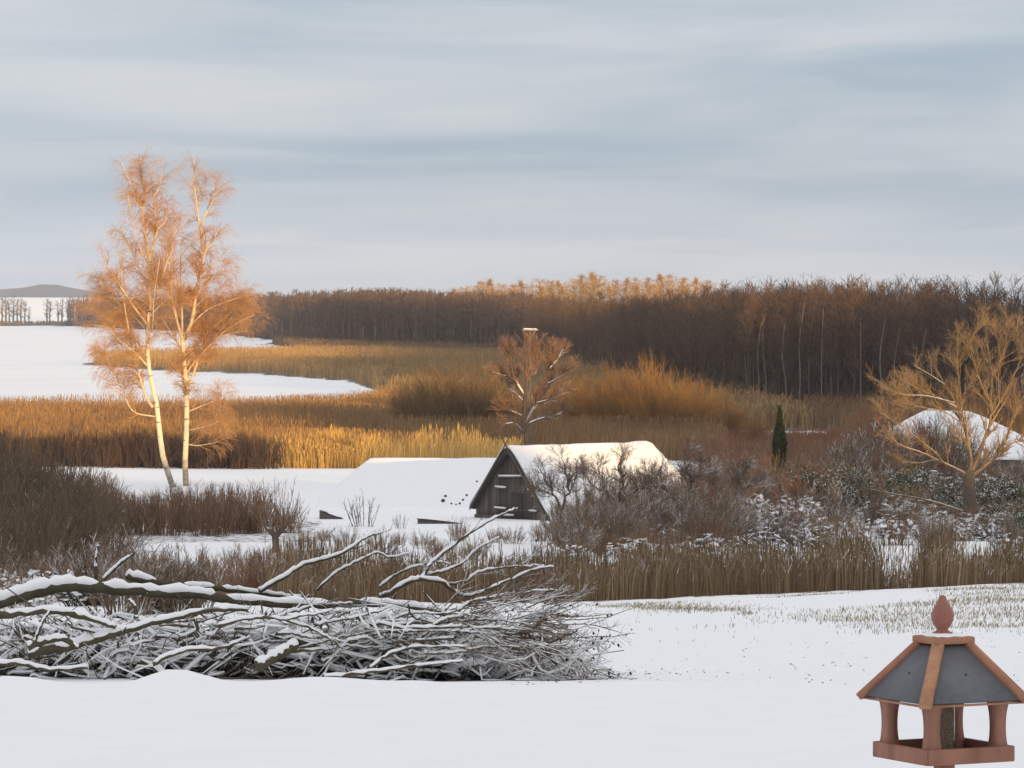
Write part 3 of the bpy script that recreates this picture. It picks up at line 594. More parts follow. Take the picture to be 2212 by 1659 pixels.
def build_nest_tree():
    Y = 372.; r = np.random.default_rng(31)
    T = [([(1128, 1000), (1129, 940), (1133, 880), (1135, 852)], 13, 9), ([(1135, 856), (1123, 838), (1109, 818), (1090, 812), (1066, 805)], 6, 2.5), ([(1135, 854), (1138, 823), (1136, 780), (1132, 730)], 6, 2),
         ([(1131, 930), (1150, 890), (1164, 867), (1184, 829), (1188, 790), (1190, 750)], 9, 2.5), ([(1130, 905), (1123, 896), (1100, 886), (1073, 876)], 6, 3), ([(1131, 920), (1165, 905), (1195, 900), (1215, 890)], 6, 2.5),
         ([(1130, 935), (1112, 915), (1090, 915)], 5, 2), ([(1184, 829), (1210, 815), (1235, 800)], 4, 2), ([(1110, 820), (1103, 780), (1098, 750)], 4, 2), ([(1134, 870), (1115, 850), (1100, 840)], 4, 2),
         ([(1160, 870), (1190, 862), (1225, 848)], 4, 2), ([(1136, 830), (1155, 790), (1160, 745)], 4, 2), ([(1188, 795), (1205, 775), (1215, 755)], 3, 2)]
    Pl, Rd = lines(T, Y, 9, 2.5, r); base = Pl[0, 0].copy(); base[2] = gz(base[0], Y); Pl[0, 0, 2] = base[2] - .2
    L2, R2 = spawn(Pl[1:], Rd[1:], 330, 1.8, .7, K=5, tr=(.25, 1), up=.5, wob=.13, rr=.5, rmin=.018, r=r)
    L3, R3 = spawn(L2, R2, 3600, .8, .6, K=4, tr=(.2, 1), up=.4, wob=.15, rr=.6, rmin=.0105, r=r)
    L4, R4 = spawn(L3, R3, 5200, .4, .7, K=3, up=.3, rr=.7, rmin=.009, r=r)
    t = empty('snow_streaked_tree', tuple(base), 'bare tree with snow streaked limbs rising behind the barn ridge, nest platform above it', 'tree')
    V, F = tubes(Pl[0:1] - base, Rd[0:1], 10); mesh_obj('trunk', V, F, M['bark_dark'], t, smooth=True)
    for i in range(1, len(Pl)): V, F = tubes(Pl[i:i + 1] - base, Rd[i:i + 1] * 1.15, 6); mesh_obj('limb', V, F, M['limb_snow'], t)
    mb = MB(); [mb.add(*tubes(a - base, b, 3)) for a, b in ((L2, R2), (L3, R3), (L4, R4))]; mb.build('crown', M['nest_twig'], t)
    # nest platform on a tall pole behind the tree
    Yp = 380.; c = P(1145, 713, Yp); zg = gz(c[0], Yp)
    n = empty('nest_platform', (c[0], Yp, zg), 'flat bird nest platform on a tall pole above the snow streaked tree', 'platform')
    h = c[2] - zg
    V, F = tubes(np.array([[(0, 0, -.2), (0.02, 0, h * .5), (0, 0, h - .15)]]), np.array([[.08, .07, .06]]), 8); mesh_obj('pole', V, F, M['pale_trunk'], n)
    for i in range(5):
        V, F = box((0, -.44 + i * .22, h + (i % 2) * .012), (1.42 + .05 * (i % 3), .20, .10)); mesh_obj('platform_board', V, F, M['nestwood'], n)
    gx, gy = np.meshgrid(np.linspace(-.68, .68, 14), np.linspace(-.5, .5, 9), indexing='ij'); e = np.clip(np.minimum((.68 - np.abs(gx)) / .2, (.5 - np.abs(gy)) / .2), 0, 1)
    G = np.stack([gx, gy, h + .064 + .10 * e ** .5 + .03 * (vnoise(gx, gy, 3., 5) - .5) * e], -1).reshape(-1, 3); mesh_obj('platform_snow', G, grid(14, 9)[:, ::-1], M['snow'], n, smooth=True)
    for a in (0, 1, 2, 3):
        dx, dy = math.cos(a * 1.57) * .5, math.sin(a * 1.57) * .5
        V, F = tubes(np.array([[(0, 0, h - .8), (dx * .5, dy * .5, h - .45), (dx, dy, h - .1)]]), np.array([[.03, .03, .03]]), 5); mesh_obj('brace', V, F, M['nestwood'], n)
M['nestwood'] = mat('nest_wood', (.42, .32, .18), (.3, .22, .12), scale=5, island=.2)
M['limb_snow'] = mat('limb_snowy', (.15, .11, .075), (.09, .07, .05), scale=2, island=.2, snow=.9, snow_lo=.1, snow_hi=.55)
M['nest_twig'] = mat('nest_tree_twig', (.30, .17, .095), (.19, .11, .065), scale=.5, island=.35, snow=.35)
build_nest_tree()

def build_fruit_trees():
    r0 = np.random.default_rng(41)
    defs = [('old fruit tree with a wide forked trunk in front of the barn gable corner', 222, [([(1213, 1180), (1213, 1140), (1213, 1101)], 13, 11), ([(1213, 1103), (1190, 1057), (1175, 1030), (1165, 1012)], 7, 2), ([(1213, 1103), (1226, 1066), (1227, 1039), (1213, 991)], 8, 2), ([(1192, 1060), (1165, 1062), (1150, 1050)], 3, 1.5), ([(1226, 1060), (1245, 1030), (1255, 1005)], 4, 1.5)]),
            ('crooked fruit tree whose limb snakes up across the middle of the barn roof', 219, [([(1325, 1185), (1328, 1130), (1332, 1095)], 13, 11), ([(1332, 1097), (1342, 1060), (1346, 1039), (1336, 1011), (1342, 985), (1352, 970)], 8, 2), ([(1332, 1097), (1310, 1060), (1296, 1030), (1290, 1000)], 6, 2), ([(1333, 1095), (1365, 1065), (1400, 1052), (1440, 1046)], 9, 3), ([(1310, 1062), (1280, 1050), (1262, 1020)], 4, 1.5)]),
            ('leaning fruit tree with bent limbs at the hipped end of the barn', 226, [([(1466, 1180), (1466, 1130), (1468, 1095)], 13, 10), ([(1468, 1097), (1488, 1060), (1496, 1039), (1482, 1011), (1478, 970)], 8, 2), ([(1468, 1097), (1440, 1060), (1428, 1030), (1432, 990)], 6, 2), ([(1496, 1040), (1520, 1015), (1550, 1005)], 6, 2), ([(1440, 1062), (1410, 1040), (1395, 1020)], 4, 1.5)]),
            ('low spreading fruit tree right of the barn among snowy shrubs', 236, [([(1560, 1160), (1562, 1120), (1566, 1090)], 11, 9), ([(1566, 1092), (1590, 1060), (1600, 1030), (1620, 1005)], 6, 2), ([(1566, 1092), (1545, 1065), (1535, 1030)], 6, 2), ([(1590, 1062), (1625, 1050), (1660, 1046)], 4, 1.5)])]
    for lab, Y, T in defs:
        r = np.random.default_rng(int(Y)); Pl, Rd = lines(T, Y, 12, 1.2, r); Rd = Rd * .72; Pl[1:] += r.normal(size=Pl[1:].shape) * .05; base = Pl[0, 0].copy(); base[2] = gz(base[0], Y); Pl[0, 0, 2] = base[2] - .2
        L2, R2 = spawn(Pl[1:], Rd[1:], 85, 1.05, .9, K=5, tr=(.2, 1), up=.35, wob=.22, rr=.5, rmin=.011, r=r)
        L3, R3 = spawn(L2, R2, 900, .6, .9, K=4, tr=(.2, 1), up=.3, wob=.22, rr=.6, rmin=.008, r=r)
        L4, R4 = spawn(L3, R3, 2200, .3, .8, K=3, tr=(.2, 1), up=.3, wob=.15, rr=.7, rmin=.007, r=r)
        t = empty('fruit_tree', tuple(base), lab, 'tree', 'old fruit trees around the barn')
        V, F = tubes(Pl[0:1] - base, Rd[0:1], 9); mesh_obj('trunk', V, F, M['bark_dark'], t, smooth=True)
        for i in range(1, len(Pl)): V, F = tubes(Pl[i:i + 1] - base, Rd[i:i + 1], 6); mesh_obj('limb', V, F, M['bark_dark'], t)
        mb = MB(); [mb.add(*tubes(a - base, b, 3)) for a, b in ((L2, R2), (L3, R3), (L4, R4))]; mb.build('crown', M['fruit_twig'], t)
M['fruit_twig'] = mat('fruit_twig', (.25, .17, .11), (.16, .105, .072), scale=.6, island=.35, snow=.5)
build_fruit_trees()

def build_pollard():
    Y = 215.; r = np.random.default_rng(51)
    T = [([(597, 1215), (597, 1185), (594, 1155)], 17, 15), ([(595, 1160), (585, 1148), (575, 1140)], 12, 9), ([(595, 1160), (608, 1145), (616, 1136)], 13, 9)]
    Pl, Rd = lines(T, Y, 6, .3, r); base = Pl[0, 0].copy(); base[2] = gz(base[0], Y); Pl[0, 0, 2] = base[2] - .2
    A = []; 
    for k in range(60):
        st = Pl[1 + k % 2, -1]; a = r.uniform(-1, 1); p0 = st + r.normal(size=3) * [.12, .12, .05]
        top = p0 + np.array([a * 1.15, r.uniform(-.6, .6), r.uniform(1.2, 2.9) * (1 - .3 * abs(a))]); mid = (p0 + top) / 2 + np.array([a * .18, 0, 0])
        A.append(smooth_line([p0, mid, top], 6))
    S = np.array(A); SR = np.linspace(.018, .006, 6)[None].repeat(len(S), 0)
    L3, R3 = spawn(S, SR, 420, .5, .45, K=3, up=.3, rr=.6, rmin=.007, r=r)
    t = empty('pollard_willow', tuple(base), 'pollard willow with a short forked trunk and upright whips, left of the snow meadow', 'tree')
    mb = MB(); mb.add(*tubes(Pl - base, Rd, 9)); mb.build('trunk', M['bark_dark'], t, smooth=True)
    mb = MB(); mb.add(*tubes(S - base, SR, 4)); mb.add(*tubes(L3 - base, R3, 3)); mb.build('crown', M['shrub'], t)
build_pollard()

def build_conifer():
    Y = 281.; c = P(1684, 1060, Y); zg = gz(c[0], Y); top = P(1684, 880, Y)[2]; h = top - zg
    r = np.random.default_rng(61); n = 5200
    z = r.uniform(.03, 1, n) ** .9 * h; rad = .42 * np.clip(np.minimum(1, (1 - z / h) * 2.6), .03, 1) * (.85 + .3 * vnoise(z * 1, r.random(n) * 0, 2.0, 4)); a = r.uniform(0, 2 * np.pi, n); q = rad * np.sqrt(r.uniform(.4, 1, n))
    p = np.stack([q * np.cos(a), q * np.sin(a), z], -1)
    d = norm(np.stack([np.cos(a) * .5, np.sin(a) * .5, np.full(n, 1.)], -1) + r.normal(size=(n, 3)) * .25); s = norm(np.cross(d, r.normal(size=(n, 3)))); l = r.uniform(.12, .24, n)[:, None]; w = .035
    V = np.stack([p - s * w, p + s * w, p + d * l + s * w * .3, p + d * l - s * w * .3], 1).reshape(-1, 3)
    t = empty('columnar_conifer', (c[0], Y, zg), 'slim dark green columnar conifer right of the barn', 'conifer')
    mesh_obj('foliage', V, np.arange(4 * n).reshape(-1, 4), M['conifer'], t)
    V, F = tubes(np.array([[(0, 0, -.2), (0, 0, h * .5), (0, 0, h * .97)]]), np.array([[.09, .06, .02]]), 7); mesh_obj('trunk', V, F, M['bark_dark'], t)
build_conifer()

# ------------------------------------------------------------------ shrubs
def shrub_proto(seed, h, w, nst, ntw, nt2, m, spread=.5, fat=1., straight=False):
    """a many stemmed bush, one mesh"""
    r = np.random.default_rng(seed)
    a = r.uniform(0, 2 * np.pi, nst); q = np.sqrt(r.uniform(0, 1, nst))
    b = np.stack([np.cos(a) * q * w * .28, np.sin(a) * q * w * .28, np.zeros(nst) - .1], -1)
    ht = h * (1 - .45 * q ** 2) * r.uniform(.7, 1.05, nst)
    tp = np.stack([np.cos(a) * q * w * spread, np.sin(a) * q * w * spread, ht], -1) + r.normal(size=(nst, 3)) * .07 * h * (0.4 if straight else 1)
    md = (b + tp) / 2 + np.stack([np.cos(a) * q, np.sin(a) * q, np.zeros(nst)], -1) * -.04 * w + r.normal(size=(nst, 3)) * .03 * h
    S = np.stack([smooth_line([x, y, z], 5) for x, y, z in zip(b, md, tp)]); SR = np.linspace(.022, .008, 5)[None].repeat(nst, 0) * fat
    mb = MB(); mb.add(*tubes(S, SR, 3))
    L, Rr = spawn(S, SR, ntw, h * .28, .5, K=4, tr=(.2, 1), up=.35 if not straight else .8, wob=.15, rr=.7, rmin=.008 * fat, r=r); mb.add(*tubes(L, Rr, 3))
    if nt2: L2, R2 = spawn(L, Rr, nt2, h * .14, .6, K=3, tr=(.2, 1), up=.3, wob=.15, rr=.75, rmin=.007 * fat, r=r); mb.add(*tubes(L2, R2, 3))
    V, F = mb.arrays(); return V, F, m
def scatter(name, cat, label, group, protos, px0, px1, y0, y1, n, hs, seed, jit=1., pos=None):
    r = np.random.default_rng(seed); first = []
    for (V, F, m) in protos: first.append(None)
    for i in range(n):
        k = i % len(protos)
        f = (i + .5 + r.uniform(-.5, .5) * jit) / n
        Y = r.uniform(y0, y1); x = PX(px0 + (px1 - px0) * f, Y)
        if pos: x, Y = PX(pos[i][0], pos[i][1]), pos[i][1]
        s = r.uniform(*hs) if not pos else pos[i][2]; s2 = s * r.uniform(.85, 1.25)
        if first[k] is None:
            o = mesh_obj(name, protos[k][0], protos[k][1], protos[k][2]); first[k] = o
            tag(o, label if isinstance(label, str) else label[i], cat, group)
        else:
            o = first[k].copy(); COL.objects.link(o)
            if not isinstance(label, str): o['label'] = label[i]
        o.location = (x, Y, gz(x, Y) - .03); o.rotation_euler = (0, 0, r.uniform(0, 6.28)); o.scale = (s2, s2, s)
WSC = 1.25
BT = [shrub_proto(60 + i, 2.6, 3.6, 40, 520, 1500, m_, spread=.55, fat=.8) for i, m_ in enumerate((M['shrub_snow'], M['shrub_tan'], M['shrub_snow'], M['shrub_red']))]
B = [shrub_proto(71 + i, 2.6, 3.4, 60, 420, 420, M['shrub'], straight=True) for i in range(2)]
BR = [shrub_proto(75 + i, 2.6, 3.2, 50, 360, 420, M['shrub_red']) for i in range(2)]
BO = [shrub_proto(78 + i, 3.2, 4.2, 50, 420, 700, M['shrub_olive']) for i in range(2)]
BS = [shrub_proto(81 + i, 2.4, 3.2, 46, 380, 700, M['shrub_snow'], fat=1.25) for i in range(3)]
BW = [shrub_proto(85 + i, 6.0, 9.0, 130, 1500, 3600, M['willow'], spread=.52, fat=1.15) for i in range(2)]
scatter('hedge_shrub', 'shrub', 'brown twiggy shrub in the row at the foot of the birches', 'brown shrubs at the foot of the birches', B, 180, 560, 236, 246, 17, (.85, 1.15), 1)
scatter('hedge_shrub', 'shrub', 'brown twiggy shrub in the second row close behind the hedge at the birches', 'brown shrubs of the second row at the birches', B, 40, 250, 250, 268, 10, (.9, 1.2), 19)
scatter('edge_shrub', 'shrub', 'small brown bush in the snow between hedge and fallen trunk', 'small brown bushes between hedge and trunk', B + BR + BS[:1], 200, 640, 150, 205, 26, (.42, .7), 20, 1.3)
scatter('hedge_shrub', 'shrub', 'reddish shrub tapering off at the right end of the birch foot row', 'reddish shrubs beside the pollard', BR, 545, 640, 238, 244, 3, (.6, .85), 2)
scatter('thicket_shrub', 'shrub', 'olive brown snow flecked bush in the dense thicket at the left edge', 'thicket bushes at the left edge', BO, -60, 190, 140, 235, 24, (.9, 1.55), 3, 1.5)
scatter('thicket_shrub', 'shrub', 'tall dark bush rising at the far left of the thicket', 'tall bushes at the far left of the thicket', [(V, F, M['shrub_olive']) for V, F, m in B], -70, 110, 190, 240, 10, (1.7, 2.3), 35, 1.3)
scatter('thicket_shrub', 'shrub', 'low snowy bush behind the fallen trunk at left', 'low snowy bushes behind the fallen trunk', BS, -40, 420, 92, 135, 16, (.42, .7), 4, 1.5)
scatter('lakeside_shrub', 'shrub', 'brown bush darkened in place of shade before the lake reeds at left', 'dark bushes before the left lake reeds', [(V, F, M['shrub_dark']) for V, F, m in B + BR], -60, 585, 348, 360, 50, (.95, 1.45), 5, 1.2)  # sun reaches these bushes; the band's shade is put into their dark colour
scatter('edge_shrub', 'shrub', 'brown bush in the tangle just behind the brush pile', 'brown bushes behind the brush pile', B + BR, 420, 1230, 118, 150, 26, (.45, .75), 6, 1.3)
scatter('edge_shrub', 'shrub', 'low brown bush standing among the field edge reeds', 'brown bushes among the field edge reeds', B + BR, 1230, 2240, 122, 142, 22, (.4, .68), 16, 1.3)
scatter('garden_shrub', 'shrub', 'grey brown snow flecked shrub in front of the barn roof', 'snow flecked shrubs in front of the barn', BS + B, 1195, 1530, 206, 232, 15, (.6, .95), 7, 1.3)
scatter('snowy_shrub', 'shrub', 'snow laden shrub between the field reeds and the broad bare tree', 'snow laden shrubs right of the barn', BS, 1440, 2230, 205, 258, 16, (.6, 1.05), 8, 1.4)
scatter('orchard_shrub', 'shrub', 'reddish brown bush around the slim conifer', 'reddish bushes around the slim conifer', BR + B, 1500, 1950, 262, 330, 20, (1.0, 1.5), 9, 1.3)
scatter('frosted_shrub', 'shrub', 'tall frosted bush hiding the left half of the far thatched roof', 'tall frosted bushes before the far roof', BS + BR + BT, 1850, 2060, 285, 318, 22, (1.4, 2.1), 17, 1.3)
scatter('orchard_shrub', 'shrub', 'reddish bush in front of the ice strip right of the barn', 'reddish bushes before the ice strip', BR + B, 1480, 1900, 330, 385, 22, (.7, 1.0), 18, 1.3)
scatter('tall_shrub', 'shrub', 'orange brown thicket bush behind the broad bare tree', 'orange brown bushes behind the broad tree', [(BW[0][0], BW[0][1], M['shrub_red']), (BW[1][0], BW[1][1], M['willow'])], 1880, 2260, 345, 400, 8, (.7, 1.0), 10)
scatter('snowy_shrub', 'shrub', 'frosted shrub before the half hidden thatched roof', 'frosted shrubs before the half hidden roof', BS, 1720, 2230, 250, 300, 16, (1.0, 1.4), 11, 1.3)
scatter('meadow_shrub', 'shrub', ['thin whippy shrub standing in the snow meadow between the two dark edged covers', 'small dark shrub in the snow left of the long dark edged cover', 'thin sapling bush rising against the ice at the left edge'], 'lone shrubs on the snow', [shrub_proto(95, 2.2, 2.4, 16, 60, 90, M['shrub_dark'], straight=True)], 0, 0, 0, 0, 3, (1, 1), 21, pos=[(785, 246, .95), (866, 243, .45), (12, 318, 2.3)])
WP = [(905, 470, .70), (960, 455, .92), (1015, 450, .98), (1065, 452, .72), (1265, 455, .80), (1325, 450, .95), (1390, 445, 1.05), (1450, 440, .90), (1510, 445, .72), (1575, 440, .50), (1630, 430, .32), (930, 500, .8), (1240, 480, .72)]
WP = [(a, b, c * WSC) for a, b, c in WP]
WL = ['lowest brown willow bush at the left end beside the lake ice', 'round brown willow bush second from the lake ice', 'tallest brown willow bush left of the nest platform tree', 'brown willow bush touching the nest platform tree on its left',
      'golden willow bush nearest the nest platform tree on its right', 'golden willow bush above the middle of the barn ridge', 'tallest golden willow bush above the right part of the barn ridge', 'glowing willow bush above the hipped end of the barn',
      'bright willow bush sloping down right of the barn', 'small bright willow bush near the ice strip', 'last and smallest willow bush left of the slim conifer', 'duller brown willow bush behind the left ones', 'willow bush standing back right of the nest platform tree']
WBR = [(V, F, M['willow_shaded']) for V, F, m in BW]; LEFT = [0, 1, 2, 3, 11]; RIGHT = [4, 5, 6, 7, 8, 9, 10, 12]
scatter('willow_bush', 'willow bush', [WL[i] for i in LEFT], 'brown willow bushes left of the platform tree', WBR, 0, 0, 0, 0, len(LEFT), (1, 1), 37, pos=[WP[i] for i in LEFT])
WL = [WL[i] for i in RIGHT]; WP = [WP[i] for i in RIGHT]
scatter('willow_bush', 'willow bush', WL, 'golden willow bushes behind the barn', BW, 0, 0, 0, 0, len(WP), (1, 1), 12, pos=WP)
def laden_shrub(seed, h, w, m, nl=125, ls=.85):
    V, F, m = shrub_proto(seed, h, w, 44, 420, 800, m, spread=.55, fat=1.1)
    r = np.random.default_rng(seed + 500); o = mesh_obj('laden_shrub', V, F, m); o.location = (0, -2000, -60); mb = MB()
    for k in range(nl):
        a = r.uniform(0, 6.28); q = math.sqrt(r.random()); p = np.array([math.cos(a) * q * w * .5, math.sin(a) * q * w * .5, h * (.25 + .62 * r.random()) * (1 - .4 * q * q)])
        V, F = lathe([(.001, .5), (.5, .4), (.9, .12), (1., -.05), (.6, -.22), (.001, -.25)], 7); V = V * (1 + .25 * r.normal(size=V.shape)) * np.array([r.uniform(.10, .36), r.uniform(.08, .22), r.uniform(.045, .13)]) * ls; b = r.normal() * .45
        mb.add(np.column_stack([V[:, 0] * math.cos(b) - V[:, 2] * math.sin(b), V[:, 1], V[:, 0] * math.sin(b) + V[:, 2] * math.cos(b)]) + p, F)
    kind(mb.build('snow_load', M['snow'], o, smooth=True), 'stuff'); return o
def scatter_laden(label, group, protos, px0, px1, y0, y1, n, hs, seed):
    r = np.random.default_rng(seed)
    for i in range(n):
        Y = r.uniform(y0, y1); x = PX(px0 + (px1 - px0) * (i + r.random()) / n, Y); s_ = r.uniform(*hs)
        src = protos[i % len(protos)]; o = dup(src, (x, Y, gz(x, Y) - .03), r.uniform(0, 6.28), (s_ * 1.1, s_ * 1.1, s_)); tag(o, label, 'shrub', group)
LS = [laden_shrub(301 + i, 2.2, 3.4, m_) for i, m_ in enumerate((M['shrub_tan'], M['shrub_dark'], M['shrub']))]
scatter_laden('shrub loaded with clumps of snow in the row below the broad bare tree', 'snow clumped shrubs below the broad tree', LS, 1450, 2240, 210, 260, 54, (.5, .85), 31)
scatter_laden('shrub loaded with clumps of snow right at the foot of the broad bare tree', 'snow clumped shrubs at the foot of the broad tree', LS, 2030, 2180, 226, 233, 6, (.45, .7), 36)
scatter_laden('shrub loaded with clumps of snow in front of the half hidden thatched roof', 'snow clumped shrubs before the half hidden roof', LS, 1700, 2240, 240, 290, 18, (.8, 1.25), 32)
scatter_laden('shrub loaded with clumps of snow behind the fallen trunk at left', 'snow clumped shrubs behind the fallen trunk', LS, -40, 430, 92, 130, 16, (.32, .5), 33)
scatter_laden('shrub loaded with clumps of snow at the foot of the barn roof', 'snow clumped shrubs at the foot of the barn roof', LS, 1210, 1560, 200, 232, 12, (.5, .85), 34)
for o_ in LS:
    for c_ in list(o_.children): bpy.data.objects.remove(c_)
    bpy.data.objects.remove(o_)
def evergreen(seed, h, w, n):
    r = np.random.default_rng(seed); k = 9
    cx = r.normal(size=(k, 3)) * [w * .25, w * .25, h * .16] + [0, 0, h * .5]; rad = r.uniform(.25, .42, k) * h
    i = r.integers(0, k, n); d = norm(r.normal(size=(n, 3))); p = cx[i] + d * (rad[i] * r.uniform(.6, 1.05, n))[:, None]; p[:, 2] = np.abs(p[:, 2])
    t = norm(d + r.normal(size=(n, 3)) * .5); s = norm(np.cross(t, r.normal(size=(n, 3)))); l = r.uniform(.07, .16, n)[:, None]; wd = .032
    V = np.stack([p - s * wd, p + s * wd, p + t * l + s * wd * .4, p + t * l - s * wd * .4], 1).reshape(-1, 3)
    return V, [np.arange(4 * n).reshape(-1, 4)], M['evergreen']
EG = [evergreen(91, 2.9, 3.6, 4200), evergreen(92, 2.6, 3.2, 4000)]
scatter('tangle_shrub', 'shrub', 'fine twigged bush veiling the right half of the barn roof', 'fine twigged bushes before the barn roof', BT, 1250, 1560, 212, 244, 26, (.95, 1.45), 22, 1.3)
scatter('tangle_shrub', 'shrub', 'fine twigged snow dusted bush in the tangle right of the barn', 'snow dusted tangle right of the barn', BT, 1470, 2240, 258, 315, 50, (.6, 1.15), 23, 1.5)
scatter('tangle_shrub', 'shrub', 'bushy twigs below the snow meadow left of the barn gable', 'bushes below the snow meadow', BT[1:2] + BR[:1], 640, 1180, 205, 232, 14, (.3, .55), 24, 1.4)
scatter('evergreen_bush', 'bush', ['dark green bush with snow right of the slim conifer', 'snow topped green bush left of the rounded roof', 'wide evergreen bush below the rounded roof', 'evergreen bush touching the broad tree on its left', 'dark evergreen bush right of the broad tree trunk', 'lowest evergreen bush at the right edge'],
        'evergreen bushes in the garden', EG, 0, 0, 0, 0, 6, (1, 1), 13, pos=[(1760, 262, .95), (1850, 258, 1.1), (1945, 255, 1.05), (2020, 252, .9), (2170, 246, 1.0), (2200, 232, .75)])

# ------------------------------------------------------------------ reeds and grass
def in_poly(poly, n, r):
    lo, hi = poly.min(0), poly.max(0); out = []
    while sum(map(len, out)) < n:
        p = r.uniform(lo, hi, (n * 3, 2)); out.append(p[poly_sd(p[:, 0], p[:, 1], poly) > 0])
    return np.concatenate(out)[:n]
def reeds(name, label, poly, n, h, w, m, seed, cat=None, plume=True, keep=None, pts=None, hf=None):
    r = np.random.default_rng(seed); p = in_poly(poly, n, r) if pts is None else pts
    if keep is not None: p = p[keep(p[:, 0], p[:, 1])]
    n = len(p); z = ground(p[:, 0], p[:, 1]) - .05
    hh = h * r.uniform(.62, 1.08, n) * (.78 + .44 * vnoise(p[:, 0], p[:, 1], .13, seed))
    if hf is not None: hh = hh * hf(p[:, 0], p[:, 1])
    b = np.column_stack([p, z]); lean = np.column_stack([r.normal(size=n) * .13 + .05 + .35 * (vnoise(p[:, 0], p[:, 1], .8, seed + 9) - .5), r.normal(size=n) * .1, np.ones(n)])
    a = r.uniform(-.9, .9, n); s = np.column_stack([np.cos(a), np.sin(a), np.zeros(n)])
    p1 = b + lean * (hh * .6)[:, None] * [.5, .5, 1]; p2 = b + lean * hh[:, None]; p3 = p2 - np.array([0, 0, 1]) * (hh * .16)[:, None]
    w_ = (w * r.uniform(.6, 1.3, n))[:, None]
    rows = [b - s * w_ * .5, b + s * w_ * .5, p1 - s * w_ * .45, p1 + s * w_ * .45, p3 - s * w_ * .3, p3 + s * w_ * .3]
    if plume: rows += [p2 * .5 + p3 * .5 - s * w_ * .75, p2 * .5 + p3 * .5 + s * w_ * .75]
    rows += [p2 - s * w_ * .12, p2 + s * w_ * .12]
    K = len(rows); V = np.stack(rows, 1).reshape(-1, 3); i = np.arange(n)[:, None] * K
    F = np.concatenate([i + np.array([[2 * k, 2 * k + 1, 2 * k + 3, 2 * k + 2]]) for k in range(K // 2 - 1)])
    o = mesh_obj(name, V, F, m); kind(o, 'stuff'); o['label'] = label; return o
def edge_keep(x, y):
    px = x / y * FPX + 1106
    gap = (px > 1900) & (px < 1985)
    thin = rng.random(len(x))
    hole = np.clip((vnoise(x, y * .35, .33, 61) - .2) * 4, .12, 1) * np.where((px > 1230), np.clip((vnoise(x, y * .5, 1.2, 62) + .35), .3, 1), 1)
    return ~(gap & (thin > .12)) & (thin < np.where(px < 620, .5, 1) * hole)
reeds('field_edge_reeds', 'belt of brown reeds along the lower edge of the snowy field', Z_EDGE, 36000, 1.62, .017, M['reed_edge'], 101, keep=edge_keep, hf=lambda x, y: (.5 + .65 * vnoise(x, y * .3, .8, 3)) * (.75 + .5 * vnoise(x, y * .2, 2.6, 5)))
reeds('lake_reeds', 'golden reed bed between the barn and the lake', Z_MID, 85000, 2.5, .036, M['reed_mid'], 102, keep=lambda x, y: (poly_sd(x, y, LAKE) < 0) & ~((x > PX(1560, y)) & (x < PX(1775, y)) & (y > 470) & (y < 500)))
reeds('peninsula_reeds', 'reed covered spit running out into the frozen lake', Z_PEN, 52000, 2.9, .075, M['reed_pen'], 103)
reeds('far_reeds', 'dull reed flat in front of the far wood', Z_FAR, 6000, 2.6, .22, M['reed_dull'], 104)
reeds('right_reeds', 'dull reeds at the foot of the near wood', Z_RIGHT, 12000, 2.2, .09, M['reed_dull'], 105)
reeds('shore_reeds', 'brown reed fringe on the far lake shore', Z_SHORE, 7000, 3.4, .5, M['reed_dull'], 106)
LOWR = quad_px(1440, 1960, 376, 452)
reeds('low_reeds', 'low reddish sedge in front of the thin strip of ice right of the willows', LOWR, 16000, 1.25, .035, M['low_sedge'], 108, plume=False, keep=lambda x, y: vnoise(x, y * .4, .35, 17) > .34, hf=lambda x, y: .5 + .9 * vnoise(x, y * .2, .6, 18))
# bright front row of reeds right behind the snow meadow
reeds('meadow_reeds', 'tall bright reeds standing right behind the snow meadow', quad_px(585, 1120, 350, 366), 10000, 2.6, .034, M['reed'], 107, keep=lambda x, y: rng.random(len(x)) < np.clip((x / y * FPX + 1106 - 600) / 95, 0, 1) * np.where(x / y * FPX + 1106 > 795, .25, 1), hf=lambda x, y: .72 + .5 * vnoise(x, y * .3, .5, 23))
def build_field_grass():
    r = np.random.default_rng(111); n = 60000
    y = r.uniform(70, 106, n); px = r.uniform(1240, 2260, n); x = PX(px, y)
    den = np.clip((vnoise(x, y * .35, .55, 14) - .42) * 3, 0, 1) * np.clip((y - 74) / 10, 0, 1) * np.clip((px - 1500) / 350, .05, 1) * .55
    tuft = np.exp(-(((px - 1450) / 130) ** 2 + ((y - (98 - (px - 1450) * .02)) / 2.2) ** 2)) + .8 * np.exp(-(((px - 1612) / 16) ** 2 + ((y - 91) / 1.2) ** 2))
    k = r.random(n) < np.maximum(den * .55, tuft)
    p = np.column_stack([x[k], y[k]])
    reeds('field_grass', 'dead grass blades poking through the snow of the field', None, 0, .13, .012, M['grass'], 112, plume=False, pts=p)
build_field_grass()
def build_specks():
    r = np.random.default_rng(115); n = 420; y = np.concatenate([r.uniform(42, 75, 260), 57 + r.normal(size=160) * 4]); px = np.concatenate([r.uniform(1100, 2240, 260), 1330 + r.normal(size=160) * 110]); x = PX(px, y)
    b = np.column_stack([x, y, ground(x, y) + .006]); a = r.uniform(0, 6.28, n); l = r.uniform(.012, .04, n)[:, None]; u = np.column_stack([np.cos(a), np.sin(a), r.uniform(0, .7, n)]) * l; v = np.column_stack([-np.sin(a), np.cos(a), r.uniform(0, .5, n)]) * l * .4
    V = np.stack([b - u, b + v, b + u, b - v], 1).reshape(-1, 3); o = mesh_obj('leaf_specks', V, np.arange(4 * n).reshape(-1, 4), M['leaf_dead']); kind(o, 'stuff'); o['label'] = 'specks of leaf litter blown over the snow'
build_specks()

